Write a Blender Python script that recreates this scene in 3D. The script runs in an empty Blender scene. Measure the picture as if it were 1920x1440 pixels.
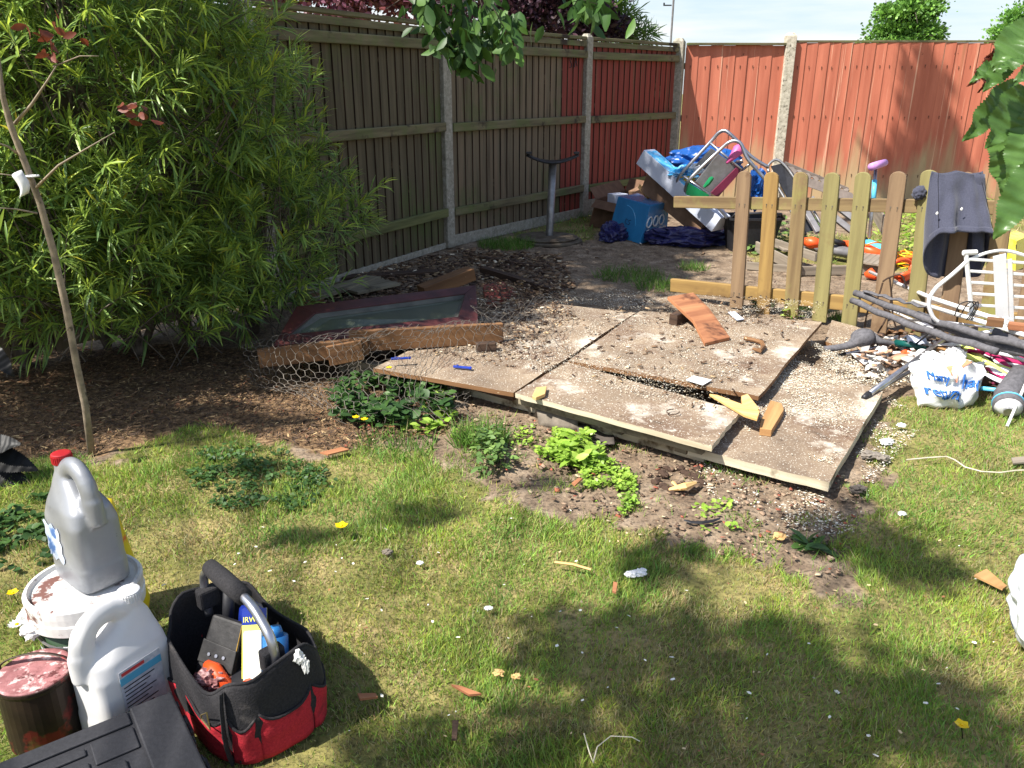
import bpy, bmesh, math, random
import numpy as np
from mathutils import Vector, Matrix, noise as mn
random.seed(7); rng=np.random.default_rng(7)
sc=bpy.context.scene
# ---------------- camera ----------------
TH=math.radians(20.3); FP=1500.0; CH=1.35
cam=bpy.data.cameras.new('camera'); co=bpy.data.objects.new('camera',cam); sc.collection.objects.link(co)
co.location=(0,0,CH); co.rotation_euler=(math.radians(90)-TH,0,0)
cam.sensor_width=36; cam.lens=FP/1920*36; cam.clip_start=.05; cam.clip_end=2000
sc.camera=co
# ---------------- light ----------------
SUN=Vector((.68,.40,-1.0))              # direction the sunlight travels
sl=bpy.data.lights.new('sun','SUN'); sl.energy=4.6; sl.angle=math.radians(.55); sl.color=(1,.955,.88)
so=bpy.data.objects.new('sun',sl); sc.collection.objects.link(so); so.rotation_euler=SUN.to_track_quat('-Z','Y').to_euler()
EL=math.atan2(1,math.hypot(.68,.40)); AZ=math.atan2(-.68,-.40)
w=bpy.data.worlds.new("World"); sc.world=w; w.use_nodes=True
nt=w.node_tree; nt.nodes.clear()
sky=nt.nodes.new('ShaderNodeTexSky'); sky.sky_type='NISHITA'; sky.sun_disc=False; sky.sun_elevation=EL; sky.sun_rotation=AZ; sky.air_density=1.0; sky.dust_density=1.0
bg=nt.nodes.new('ShaderNodeBackground'); bg.inputs[1].default_value=.09
bg2=nt.nodes.new('ShaderNodeBackground'); bg2.inputs[0].default_value=(.90,.96,1,1); bg2.inputs[1].default_value=.52
tc=nt.nodes.new('ShaderNodeTexCoord'); mp=nt.nodes.new('ShaderNodeMapping'); mp.inputs['Scale'].default_value=(2.2,2.2,17)
nz=nt.nodes.new('ShaderNodeTexNoise'); nz.inputs['Scale'].default_value=1.3; nz.inputs['Detail'].default_value=7; nz.inputs['Roughness'].default_value=.55
rp=nt.nodes.new('ShaderNodeValToRGB'); rp.color_ramp.elements[0].position=.40; rp.color_ramp.elements[1].position=.58
rp.color_ramp.elements[0].color=(.75,.75,.75,1)
rc=nt.nodes.new('ShaderNodeValToRGB'); rc.color_ramp.elements[0].position=.36; rc.color_ramp.elements[0].color=(.66,.80,.93,1); rc.color_ramp.elements[1].position=.54; rc.color_ramp.elements[1].color=(.97,.99,1,1)
nt.links.new(nz.outputs['Fac'],rc.inputs[0]); nt.links.new(rc.outputs[0],bg2.inputs[0])
sx=nt.nodes.new('ShaderNodeSeparateXYZ'); ml=nt.nodes.new('ShaderNodeMapRange'); ml.inputs[1].default_value=.35; ml.inputs[2].default_value=.1; ml.inputs[3].default_value=.12; ml.inputs[4].default_value=1
mm=nt.nodes.new('ShaderNodeMath'); mm.operation='MULTIPLY'; ms=nt.nodes.new('ShaderNodeMixShader'); ow=nt.nodes.new('ShaderNodeOutputWorld')
L=nt.links.new
L(tc.outputs['Generated'],mp.inputs[0]); L(mp.outputs[0],nz.inputs['Vector']); L(nz.outputs['Fac'],rp.inputs[0])
L(tc.outputs['Generated'],sx.inputs[0]); L(sx.outputs[2],ml.inputs[0]); L(rp.outputs[0],mm.inputs[0]); L(ml.outputs[0],mm.inputs[1])
L(mm.outputs[0],ms.inputs[0]); L(sky.outputs[0],bg.inputs[0]); L(bg.outputs[0],ms.inputs[1]); L(bg2.outputs[0],ms.inputs[2]); L(ms.outputs[0],ow.inputs[0])
sc.view_settings.view_transform='Standard'; sc.view_settings.look='None'; sc.view_settings.exposure=1.08; sc.view_settings.gamma=1
# ---------------- helpers: picture position -> world point ----------------
_F=Vector((0,math.cos(TH),-math.sin(TH))); _U=Vector((0,math.sin(TH),math.cos(TH))); _X=Vector((1,0,0)); _C=Vector((0,0,CH))
def ray(u,v): return _F+_X*((u-960)/FP)-_U*((v-720)/FP)
def G(u,v,z=0.0):
    r=ray(u,v); return _C+r*((z-CH)/r.z)
def Y(u,v,y):
    r=ray(u,v); return _C+r*(y/r.y)
def S(r,g,b):
    f=lambda c:(c/255/12.92) if c<=10 else ((c/255+.055)/1.055)**2.4
    return (f(r),f(g),f(b))
def V(*a): return Vector(a)
# ---------------- materials ----------------
MATS={}
def mat(name,c1,c2=None,scale=6,rough=.7,metal=0,grain=False,bump=.25,spots=(),stretch=(1.2,22,1),detail=6,tr=0,alpha=1,spec=.4,dist=.004,coat=0,tint=False,c3=None,trans=0,sheen=0):
    m=bpy.data.materials.new(name); m.use_nodes=True; n=m.node_tree; N=n.nodes; K=n.links.new
    b=N['Principled BSDF']; tc=N.new('ShaderNodeTexCoord'); mp=N.new('ShaderNodeMapping')
    K(tc.outputs['UV' if grain else 'Object'],mp.inputs[0]); mp.inputs['Scale'].default_value=stretch if grain else (1,1,1)
    nz=N.new('ShaderNodeTexNoise'); nz.inputs['Scale'].default_value=scale; nz.inputs['Detail'].default_value=detail; nz.inputs['Roughness'].default_value=.6
    K(mp.outputs[0],nz.inputs['Vector'])
    c2=c2 or tuple(x*.75 for x in c1)
    rp=N.new('ShaderNodeValToRGB'); e=rp.color_ramp.elements; e[0].position=.33; e[1].position=.67; e[0].color=(*c1,1); e[1].color=(*c2,1)
    if c3: x=e.new(.5); x.color=(*c3,1)
    K(nz.outputs['Fac'],rp.inputs[0]); out=rp.outputs[0]
    if tint:
        at=N.new('ShaderNodeAttribute'); at.attribute_name='tint'; mx=N.new('ShaderNodeMix'); mx.data_type='RGBA'; mx.blend_type='MULTIPLY'; mx.inputs[0].default_value=1
        K(out,mx.inputs[6]); K(at.outputs['Color'],mx.inputs[7]); out=mx.outputs[2]
    for sp in spots:   # (colour, scale, threshold, softness[, uv])
        n2=N.new('ShaderNodeTexNoise'); n2.inputs['Scale'].default_value=sp[1]; n2.inputs['Detail'].default_value=5; n2.inputs['Roughness'].default_value=.65
        if len(sp)>4:
            m2=N.new('ShaderNodeMapping'); m2.inputs['Scale'].default_value=sp[4]; K(tc.outputs['UV' if grain else 'Object'],m2.inputs[0]); K(m2.outputs[0],n2.inputs['Vector'])
        else: K(tc.outputs['Object'],n2.inputs['Vector'])
        r2=N.new('ShaderNodeMapRange'); r2.inputs[1].default_value=sp[2]; r2.inputs[2].default_value=sp[2]+sp[3]; K(n2.outputs['Fac'],r2.inputs[0])
        mx=N.new('ShaderNodeMix'); mx.data_type='RGBA'; K(r2.outputs[0],mx.inputs[0]); K(out,mx.inputs[6]); mx.inputs[7].default_value=(*sp[0],1); out=mx.outputs[2]
    K(out,b.inputs['Base Color']); b.inputs['Metallic'].default_value=metal
    mr=N.new('ShaderNodeMapRange'); mr.inputs[3].default_value=max(.03,rough-.12); mr.inputs[4].default_value=min(1,rough+.12); K(nz.outputs['Fac'],mr.inputs[0]); K(mr.outputs[0],b.inputs['Roughness'])
    b.inputs['Specular IOR Level'].default_value=spec; b.inputs['Coat Weight'].default_value=coat
    if sheen: b.inputs['Sheen Weight'].default_value=sheen
    if alpha<1: b.inputs['Alpha'].default_value=alpha
    if trans: b.inputs['Transmission Weight'].default_value=trans
    if bump:
        bp=N.new('ShaderNodeBump'); bp.inputs['Strength'].default_value=bump; bp.inputs['Distance'].default_value=dist; K(nz.outputs['Fac'],bp.inputs['Height']); K(bp.outputs[0],b.inputs['Normal'])
    if tr:  # leaf translucency
        t=N.new('ShaderNodeBsdfTranslucent'); K(out,t.inputs[0]); s=N.new('ShaderNodeMixShader'); s.inputs[0].default_value=tr
        K(b.outputs[0],s.inputs[1]); K(t.outputs[0],s.inputs[2]); K(s.outputs[0],N['Material Output'].inputs[0])
    MATS[name]=m; return m
# ---------------- mesh builder ----------------
class MB:
    def __init__(s): s.v=[]; s.f=[]; s.uv=[]; s.mi=[]; s.m=0
    def face(s,idx,uv=None): s.f.append(tuple(idx)); s.uv.append(uv or [(0,0)]*len(idx)); s.mi.append(s.m)
    def hexa(s,p,o=None):   # 8 corners: 4 bottom ccw, 4 top ccw; grain along edge p0->p1
        b=len(s.v); s.v+= [Vector(q) for q in p]; o=random.random()*50 if o is None else o
        def q(a,c,d,e,oo):
            l=(s.v[b+c]-s.v[b+a]).length; h=(s.v[b+e]-s.v[b+a]).length
            s.face((b+a,b+c,b+d,b+e),[(o,oo),(o+l,oo),(o+l,oo+h),(o,oo+h)])
        q(0,1,5,4,o); q(4,5,6,7,o+.3); q(2,3,7,6,o+.6); q(3,2,1,0,o+.8); 
        q(1,2,6,5,o+.9); q(3,0,4,7,o+.95)
        return s
    def box(s,c,dx,dy,dz,rz=0,R=None,taper=1,o=None):
        R=R or Matrix.Rotation(rz,3,'Z'); c=Vector(c); P=[]
        for z,t in ((-.5,1),(.5,taper)):
            for x,y in ((-.5,-.5),(.5,-.5),(.5,.5),(-.5,.5)): P.append(c+R@Vector((x*dx*t,y*dy*t,z*dz)))
        return s.hexa(P,o)
    def beam(s,a,b,w,h,up=(0,0,1),roll=0):   # a,b axis ends; w sideways, h along up
        a=Vector(a); b=Vector(b); d=(b-a).normalized(); up=Vector(up); sd=d.cross(up).normalized(); u=sd.cross(d)
        if roll: q=Matrix.Rotation(roll,3,d); sd=q@sd; u=q@u
        P=[]
        for k in (-.5,.5): P+=[a+sd*w/2+u*h*k,b+sd*w/2+u*h*k,b-sd*w/2+u*h*k,a-sd*w/2+u*h*k]
        return s.hexa(P)
    def slab(s,c,th,n=1):   # c: 4 top corners (ccw or cw), thickness downwards
        c=[Vector(x) for x in c]; d=Vector((0,0,-th)); nrm=(c[1]-c[0]).cross(c[3]-c[0])
        if nrm.z<0: c=[c[1],c[0],c[3],c[2]]
        return s.hexa([x+d for x in c]+c)
    def tube(s,pts,r,n=8,cap=True,flat=1,closed=False):
        pts=[Vector(p) for p in pts]; R=r if isinstance(r,(list,tuple)) else [r]*len(pts); b=len(s.v)
        t=[]; N=len(pts)
        for i in range(N):
            if closed: t.append((pts[(i+1)%N]-pts[i-1]).normalized())
            else: t.append((pts[min(i+1,N-1)]-pts[max(i-1,0)]).normalized())
        up=Vector((0,0,1)) if abs(t[0].z)<.9 else Vector((1,0,0)); x=t[0].cross(up).normalized(); ln=0; o=random.random()*30; lens=[]
        for i in range(N):
            x=(x-t[i]*x.dot(t[i])).normalized(); y=t[i].cross(x)
            if i: ln+=(pts[i]-pts[i-1]).length
            lens.append(ln)
            for k in range(n):
                a=2*math.pi*k/n; s.v.append(pts[i]+(x*math.cos(a)+y*math.sin(a)*flat)*R[i])
        M=N if closed else N-1
        for i in range(M):
            j=(i+1)%N
            for k in range(n):
                k2=(k+1)%n; s.face((b+i*n+k,b+i*n+k2,b+j*n+k2,b+j*n+k),[(o+lens[i],k*.02),(o+lens[i],k*.02+.02),(o+lens[i]+.1,k*.02+.02),(o+lens[i]+.1,k*.02)])
        if cap and not closed:
            s.face([b+k for k in range(n)][::-1],[(o+.01*math.cos(k),.01*math.sin(k)) for k in range(n)]); s.face([b+(N-1)*n+k for k in range(n)],[(o+.01*math.cos(k),.01*math.sin(k)) for k in range(n)])
        return s
    def loft(s,rings,n=24,cap=True):   # rings: (z,cx,cy,rx,ry,power)
        b=len(s.v)
        for z,cx,cy,rx,ry,pw in rings:
            for k in range(n):
                a=2*math.pi*k/n; c=math.cos(a); q=math.sin(a)
                s.v.append(Vector((cx+rx*math.copysign(abs(c)**(2/pw),c),cy+ry*math.copysign(abs(q)**(2/pw),q),z)))
        for i in range(len(rings)-1):
            for k in range(n):
                k2=(k+1)%n; s.face((b+i*n+k,b+i*n+k2,b+(i+1)*n+k2,b+(i+1)*n+k),[(k/n,rings[i][0]),((k+1)/n,rings[i][0]),((k+1)/n,rings[i+1][0]),(k/n,rings[i+1][0])])
        if cap:
            s.face([b+k for k in range(n)][::-1]); s.face([b+(len(rings)-1)*n+k for k in range(n)])
        return s
    def grid(s,fn,nu,nv,closed_u=False):
        b=len(s.v)
        for j in range(nv+1):
            for i in range(nu+(0 if closed_u else 1)): s.v.append(Vector(fn(i/nu,j/nv)))
        W=nu if closed_u else nu+1
        for j in range(nv):
            for i in range(nu):
                i2=(i+1)%W if closed_u else i+1
                s.face((b+j*W+i,b+j*W+i2,b+(j+1)*W+i2,b+(j+1)*W+i),[(i/nu,j/nv),((i+1)/nu,j/nv),((i+1)/nu,(j+1)/nv),(i/nu,(j+1)/nv)])
        return s
    def prism(s,pts,depth):   # polygon outline pts (3D, planar), extruded by vector depth
        b=len(s.v); n=len(pts); d=Vector(depth); s.v+=[Vector(p) for p in pts]+[Vector(p)+d for p in pts]
        o=random.random()*20
        e=Vector(pts[1])-Vector(pts[0]); e.normalize(); nn=d.normalized(); g=nn.cross(e)
        uv=[(o+(Vector(p)-Vector(pts[0])).dot(e),o+(Vector(p)-Vector(pts[0])).dot(g)) for p in pts]
        s.face(list(range(b,b+n))[::-1],uv[::-1]); s.face(range(b+n,b+2*n),uv)
        for i in range(n):
            j=(i+1)%n; l=(Vector(pts[j])-Vector(pts[i])).length; s.face((b+i,b+j,b+n+j,b+n+i),[(o,o),(o+l,o),(o+l,o+d.length),(o,o+d.length)])
        return s
    def blob(s,c,r,amp=.15,fr=2.5,seed=0,sub=4,ridge=True,flat=None):
        bm=bmesh.new(); bmesh.ops.create_icosphere(bm,subdivisions=sub,radius=1); b=len(s.v); c=Vector(c)
        for v in bm.verts:
            p=v.co.copy(); q=p*fr+Vector((seed*7.1,seed*3.3,0))
            a=mn.fractal(q,1,2,3); a2=(1-abs(mn.noise(q*1.7))*3) if ridge else 0
            k=1+amp*(a+.5*a2); p=Vector((p.x*r[0],p.y*r[1],p.z*r[2]))*k+c
            if flat is not None and p.z<flat: p.z=flat+(p.z-flat)*.05
            s.v.append(p)
        for f in bm.faces: s.face([b+v.index for v in f.verts])
        bm.free(); return s
    def xform(s,M,start=0):
        for i in range(start,len(s.v)): s.v[i]=M@s.v[i]
        return s
COL=sc.collection
def mesh_from(mb,name,origin):
    me=bpy.data.meshes.new(name); me.from_pydata([tuple(v-origin) for v in mb.v],[],mb.f)
    uv=me.uv_layers.new(name='UVMap'); flat=[c for f in mb.uv for q in f for c in q]; uv.data.foreach_set('uv',flat)
    me.polygons.foreach_set('material_index',mb.mi); me.update(); return me
def finish(o,mats,smooth,bevel,solid,sub,remesh):
    for m in (mats if isinstance(mats,(list,tuple)) else [mats]): o.data.materials.append(MATS[m] if isinstance(m,str) else m)
    if smooth: o.data.polygons.foreach_set('use_smooth',[True]*len(o.data.polygons))
    if solid: md=o.modifiers.new('solid','SOLIDIFY'); md.thickness=solid; md.offset=0
    if remesh:
        md=o.modifiers.new('remesh','REMESH'); md.mode='VOXEL'; md.voxel_size=remesh; md.use_smooth_shade=True
        md=o.modifiers.new('smooth','SMOOTH'); md.iterations=5; md.factor=.6
    if sub: md=o.modifiers.new('sub','SUBSURF'); md.levels=sub; md.render_levels=sub
    if bevel: md=o.modifiers.new('bevel','BEVEL'); md.width=bevel; md.segments=2; md.limit_method='ANGLE'; md.angle_limit=math.radians(40)
def tag(o,label,cat,group=None,kind=None):
    if label: o['label']=label
    if cat: o['category']=cat
    if group: o['group']=group
    if kind: o['kind']=kind
    return o
def thing(name,label,cat,base,group=None):
    o=bpy.data.objects.new(name,None); COL.objects.link(o); o.location=base; o.empty_display_size=.05
    return tag(o,label,cat,group)
def part(root,name,mb,mats,smooth=False,bevel=0,solid=0,sub=0,remesh=0,label=None):
    # world-space builder, parented to root (roots carry no rotation)
    base=Vector(root.location); p=root.parent
    while p: base+=Vector(p.location); p=p.parent
    o=bpy.data.objects.new(name,mesh_from(mb,name,base)); COL.objects.link(o); o.parent=root
    finish(o,mats,smooth,bevel,solid,sub,remesh)
    if label: o['label']=label
    return o
def solo(name,mb,mats,label,cat,group=None,smooth=False,bevel=0,solid=0,sub=0,remesh=0,kind=None):
    xs=[v.x for v in mb.v]; ys=[v.y for v in mb.v]; zs=[v.z for v in mb.v]
    c=Vector(((min(xs)+max(xs))/2,(min(ys)+max(ys))/2,min(zs)))
    o=bpy.data.objects.new(name,mesh_from(mb,name,c)); COL.objects.link(o); o.location=c
    finish(o,mats,smooth,bevel,solid,sub,remesh)
    return tag(o,label,cat,group,kind)
def place(M): return M
def frame(loc,rz=0,rx=0,ry=0):
    return Matrix.Translation(loc)@Matrix.Rotation(rz,4,'Z')@Matrix.Rotation(rx,4,'X')@Matrix.Rotation(ry,4,'Y')
def text_mb(txt,size,extr=.0006,font=None):
    cu=bpy.data.curves.new('t','FONT'); cu.body=txt; cu.size=size; cu.extrude=extr; cu.align_x='LEFT'; cu.resolution_u=3; cu.offset=0
    o=bpy.data.objects.new('t',cu); COL.objects.link(o); dg=bpy.context.evaluated_depsgraph_get()
    me=bpy.data.meshes.new_from_object(o.evaluated_get(dg)); mb=MB()
    mb.v=[v.co.copy() for v in me.vertices]
    for p in me.polygons: mb.face(tuple(p.vertices))
    bpy.data.objects.remove(o); bpy.data.curves.remove(cu); bpy.data.meshes.remove(me); return mb
# ---------------- numpy noise and mass meshes ----------------
def vnoise(x,y,seed=0):
    xi=np.floor(x).astype(np.int64); yi=np.floor(y).astype(np.int64); fx=x-xi; fy=y-yi; fx=fx*fx*(3-2*fx); fy=fy*fy*(3-2*fy)
    def h(a,b):
        n=(a*374761393+b*668265263+seed*974711)&0x7fffffff; n=((n^(n>>13))*1274126177)&0x7fffffff; return ((n^(n>>16))&0xffff)/65535.0
    return (h(xi,yi)*(1-fx)+h(xi+1,yi)*fx)*(1-fy)+(h(xi,yi+1)*(1-fx)+h(xi+1,yi+1)*fx)*fy
def fbm(x,y,sc_,seed=0,oc=4):
    t=0;a=.5
    for i in range(oc): t=t+a*vnoise(x*sc_+17.3*i,y*sc_-9.1*i,seed+i); sc_*=2.03; a*=.5
    return t/(1-.5**oc)
def basis(d,up,roll=None):
    d=d/np.linalg.norm(d,axis=1,keepdims=True); x=np.cross(d,up); l=np.linalg.norm(x,axis=1,keepdims=True); l[l<1e-4]=1; x=x/l; n=np.cross(x,d)
    if roll is not None:
        c=np.cos(roll)[:,None]; s_=np.sin(roll)[:,None]; x,n=x*c+n*s_,n*c-x*s_
    return np.stack([x,d,n],axis=2)   # columns: side, along, normal
def mass_mesh(name,tv,tf,pos,R,scale,tint,origin=(0,0,0)):
    tv=np.array(tv,float); N=len(pos); k=len(tv); scale=np.asarray(scale,float)
    if scale.ndim==1: scale=np.repeat(scale[:,None],3,1)
    v=np.einsum('nij,nkj->nki',R,tv[None]*scale[:,None,:])+pos[:,None,:]-np.array(origin)
    fl=np.array([i for f in tf for i in f]); tot=np.array([len(f) for f in tf])
    loops=(fl[None]+np.arange(N)[:,None]*k).ravel().astype(np.int32); lt=np.tile(tot,N).astype(np.int32); ls=np.concatenate([[0],np.cumsum(lt)[:-1]]).astype(np.int32)
    me=bpy.data.meshes.new(name); me.vertices.add(N*k); me.vertices.foreach_set('co',v.astype(np.float32).ravel())
    me.loops.add(len(loops)); me.loops.foreach_set('vertex_index',loops); me.polygons.add(len(lt)); me.polygons.foreach_set('loop_start',ls); me.polygons.foreach_set('loop_total',lt)
    me.update(calc_edges=True)
    ca=me.color_attributes.new('tint','FLOAT_COLOR','POINT'); c=np.ones((N,k,4),np.float32); c[:,:,:3]=tint[:,None,:]; ca.data.foreach_set('color',c.ravel())
    me.polygons.foreach_set('use_smooth',np.ones(len(lt),bool)); return me
def mass(name,tv,tf,pos,R,scale,tint,m,parent=None,label=None,cat=None,kind=None,origin=(0,0,0),group=None):
    me=mass_mesh(name,tv,tf,pos,R,scale,tint,origin)
    o=bpy.data.objects.new(name,me); COL.objects.link(o); me.materials.append(MATS[m])
    if parent: o.parent=parent
    else: o.location=origin
    return tag(o,label,cat,group,kind)
def leaf_t(w=.12,curve=.12,fold=.15,seg=3,tipw=0.0):   # unit-length leaf along y
    v=[];f=[]
    ts=[i/seg for i in range(seg+1)]
    for t in ts:
        ww=w*math.sin(math.pi*min(1,t*.92+.04))**.8+ (0 if t<1 else -0); z=-curve*t*t
        v+=[(-ww,t,z+fold*ww),(0,t,z),(ww,t,z+fold*ww)]
    for i in range(seg):
        a=i*3; f+=[(a,a+1,a+4,a+3),(a+1,a+2,a+5,a+4)]
    return v,f
LEAF_N=leaf_t(.055,.30,.3,3); LEAF_O=leaf_t(.26,.15,.25,3); LEAF_R=leaf_t(.42,.1,.2,3)
def tints(n,cols,jit=.2):
    cols=np.array(cols); w_=cols[:,3] if cols.shape[1]>3 else np.ones(len(cols)); i=rng.choice(len(cols),n,p=w_/w_.sum()); return cols[i,:3]*(1+rng.uniform(-jit,jit,(n,1)))
def inpoly(px,py,poly):
    r=np.zeros(px.shape,bool); n=len(poly); j=n-1
    for i in range(n):
        xi,yi=poly[i]; xj,yj=poly[j]; c=((yi>py)!=(yj>py))&(px<(xj-xi)*(py-yi)/((yj-yi) if yj!=yi else 1e-9)+xi); r^=c; j=i
    return r
def GP(pts): return [tuple(G(u,v))[:2] for u,v in pts]
# ---------------- materials list ----------------
mat('fence_wood',S(122,104,82),S(82,68,52),scale=1,grain=True,stretch=(1.0,14,1),rough=.85,bump=.5,c3=S(108,96,76),spots=[(S(84,96,52),1.6,.52,.2),(S(50,42,34),2.3,.6,.12,(.5,14,1))])
mat('fence_green',S(100,90,68),S(70,62,44),scale=1,grain=True,stretch=(1.0,14,1),rough=.85,bump=.5,spots=[(S(80,92,46),1.4,.52,.2),(S(48,42,32),2.3,.6,.12,(.5,14,1))])
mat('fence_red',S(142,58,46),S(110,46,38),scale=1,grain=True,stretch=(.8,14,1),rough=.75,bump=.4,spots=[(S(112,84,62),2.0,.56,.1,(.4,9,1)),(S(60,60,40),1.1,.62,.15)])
mat('rail_wood',S(122,114,84),S(84,76,56),scale=1,grain=True,stretch=(2,26,1),rough=.9,bump=.6,spots=[(S(92,104,56),2.2,.48,.2),(S(52,42,34),3.5,.58,.1)])
mat('rail_green',S(112,114,70),S(82,84,50),scale=1,grain=True,stretch=(2,26,1),rough=.9,bump=.6)
mat('concrete',S(168,162,148),S(128,122,108),scale=28,rough=.95,bump=.7,spots=[(S(96,94,84),3,.55,.2),(S(205,200,186),60,.62,.05)])
mat('concrete_pale',S(206,198,180),S(160,152,134),scale=28,rough=.95,bump=.7,spots=[(S(70,66,58),40,.6,.04),(S(130,128,104),3,.6,.2)])
# red board side of the end fence: paint worn to bare wood and algae near the ground
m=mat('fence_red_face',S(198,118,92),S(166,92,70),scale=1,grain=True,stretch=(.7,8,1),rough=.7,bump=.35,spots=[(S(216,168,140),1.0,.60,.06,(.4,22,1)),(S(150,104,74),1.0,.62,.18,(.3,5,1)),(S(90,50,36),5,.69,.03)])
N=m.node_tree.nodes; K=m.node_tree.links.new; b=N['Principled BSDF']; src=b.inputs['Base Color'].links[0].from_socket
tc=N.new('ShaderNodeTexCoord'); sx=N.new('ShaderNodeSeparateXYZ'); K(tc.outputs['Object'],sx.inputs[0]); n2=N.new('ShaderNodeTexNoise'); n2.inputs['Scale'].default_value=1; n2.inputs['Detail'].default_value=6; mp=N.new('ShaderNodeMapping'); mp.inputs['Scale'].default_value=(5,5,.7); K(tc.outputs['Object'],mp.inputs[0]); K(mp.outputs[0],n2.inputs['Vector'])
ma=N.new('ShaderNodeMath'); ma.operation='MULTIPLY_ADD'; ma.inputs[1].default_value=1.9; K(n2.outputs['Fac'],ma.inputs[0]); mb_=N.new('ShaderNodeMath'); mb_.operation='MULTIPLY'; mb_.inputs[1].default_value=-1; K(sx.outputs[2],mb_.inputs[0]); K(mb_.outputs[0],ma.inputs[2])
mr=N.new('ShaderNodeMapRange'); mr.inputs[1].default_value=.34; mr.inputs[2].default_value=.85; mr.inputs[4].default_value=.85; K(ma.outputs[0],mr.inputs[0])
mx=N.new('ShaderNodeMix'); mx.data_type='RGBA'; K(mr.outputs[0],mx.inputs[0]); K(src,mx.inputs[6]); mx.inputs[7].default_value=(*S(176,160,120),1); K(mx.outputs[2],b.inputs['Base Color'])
def ply(name,c1,c2,c3):
    return mat(name,c1,c2,scale=3.2,rough=.9,bump=.5,c3=c3,detail=9,dist=.006,spots=[(S(104,82,66),2.0,.50,.14),(S(112,90,72),7,.54,.14),(S(70,58,48),1.3,.64,.06),(S(210,202,186),4,.55,.16),(S(232,228,214),130,.60,.04),(S(74,60,50),45,.64,.03)])
ply('board_top',S(112,96,80),S(160,142,120),S(138,120,100))
mat('weathered_white',S(206,196,172),S(160,146,120),scale=1,grain=True,stretch=(2,24,1),rough=.85,bump=.4,spots=[(S(96,80,58),5,.56,.08)])
mat('beam_grey',S(150,140,118),S(104,94,76),scale=1,grain=True,stretch=(2,24,1),rough=.9,bump=.5,spots=[(S(72,62,48),4,.56,.1)])
mat('plank_brown',S(132,96,62),S(98,68,44),scale=1,grain=True,stretch=(1.6,20,1),rough=.8,bump=.4,spots=[(S(72,50,34),3,.58,.1),(S(196,176,140),30,.70,.03)])
mat('plank_tan',S(186,146,96),S(150,108,66),scale=1,grain=True,stretch=(1.6,20,1),rough=.8,bump=.4,spots=[(S(110,78,50),4,.6,.1)])
mat('plank_red',S(176,122,84),S(128,78,52),scale=1,grain=True,stretch=(1.6,16,1),rough=.8,bump=.5,spots=[(S(88,54,38),3,.58,.08)])
mat('split_wood',S(228,192,132),S(196,152,92),scale=1,grain=True,stretch=(2,30,1),rough=.8,bump=.5)
mat('rotten',S(84,64,50),S(46,34,28),scale=1,grain=True,stretch=(3,26,1),rough=.95,bump=1,dist=.01,spots=[(S(128,108,86),5,.6,.08)])  # rotten wood; also the painted grime and lap shade between fence boards
mat('picket',S(142,122,84),S(104,84,58),scale=1,grain=True,stretch=(1.2,18,1),rough=.75,bump=.35,spots=[(S(136,138,72),2.2,.5,.18),(S(112,80,50),3.2,.58,.12)])
mat('picket_brown',S(140,116,88),S(106,84,64),scale=1,grain=True,stretch=(1.2,18,1),rough=.8,bump=.35,spots=[(S(100,76,54),3,.58,.1)])
mat('picket_yellow',S(162,132,76),S(126,98,56),scale=1,grain=True,stretch=(1.2,18,1),rough=.75,bump=.35,spots=[(S(100,76,48),1.6,.54,.12),(S(60,44,32),14,.7,.02)])
mat('picket_green',S(142,134,86),S(112,102,66),scale=1,grain=True,stretch=(1.2,18,1),rough=.8,bump=.35,spots=[(S(108,82,54),1.6,.54,.12),(S(60,44,32),14,.7,.02)])
mat('dark_red_paint',S(78,34,32),S(54,26,25),scale=9,rough=.5,bump=.2,spots=[(S(130,110,104),30,.68,.04)])
mat('bead',S(92,92,84),S(66,66,62),scale=9,rough=.6)
mat('wire',S(112,106,98),S(74,68,62),scale=30,rough=.6,metal=.4,bump=0)
mat('wire_rust',S(130,96,72),S(96,66,50),scale=30,rough=.7,metal=.3,bump=0)
mat('steel',S(200,200,205),S(150,150,156),scale=20,rough=.32,metal=.9,bump=.05)
mat('steel_dull',S(150,150,152),S(120,118,116),scale=14,rough=.5,metal=.7,bump=.05)
mat('steel_dark',S(64,64,68),S(44,44,46),scale=14,rough=.45,metal=.5,bump=.05)
mat('rust_plate',S(110,102,88),S(74,62,50),scale=14,rough=.75,metal=.2,bump=.3)
mat('card',S(140,110,86),S(118,92,72),scale=12,rough=.85,bump=.1)
mat('card_dark',S(112,84,64),S(92,68,52),scale=12,rough=.9,bump=.1)
mat('card_white',S(206,212,226),S(190,196,212),scale=8,rough=.6,bump=.05)
mat('card_blue',S(52,140,196),S(44,122,178),scale=5,rough=.4,bump=.05,coat=.3)
mat('print_blue',S(120,205,240),S(190,225,245),scale=14,rough=.35,bump=0,c3=S(60,170,225))
mat('white_paint',S(232,232,230),S(214,212,208),scale=16,rough=.4,bump=.08,spots=[(S(150,140,126),22,.66,.05)])
mat('white_plastic',S(222,222,222),S(204,204,206),scale=8,rough=.35,bump=.05,spots=[(S(150,146,140),26,.69,.03)])
mat('blue_bag',S(30,88,160),S(22,68,134),scale=6,rough=.35,bump=.3)
mat('navy_bag',S(44,44,96),S(28,28,66),scale=6,rough=.3,bump=.4)
mat('pink',S(206,96,150),S(180,70,124),scale=10,rough=.5)
mat('maroon',S(112,34,62),S(88,26,48),scale=10,rough=.5)
mat('green_plastic',S(16,128,76),S(10,104,60),scale=10,rough=.4)
mat('yellow_plastic',S(240,190,40),S(225,160,30),scale=10,rough=.4)
mat('orange_plastic',S(236,92,40),S(214,74,30),scale=10,rough=.42)
mat('orange_cable',S(255,150,30),S(245,120,20),scale=10,rough=.5,bump=0)
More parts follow.
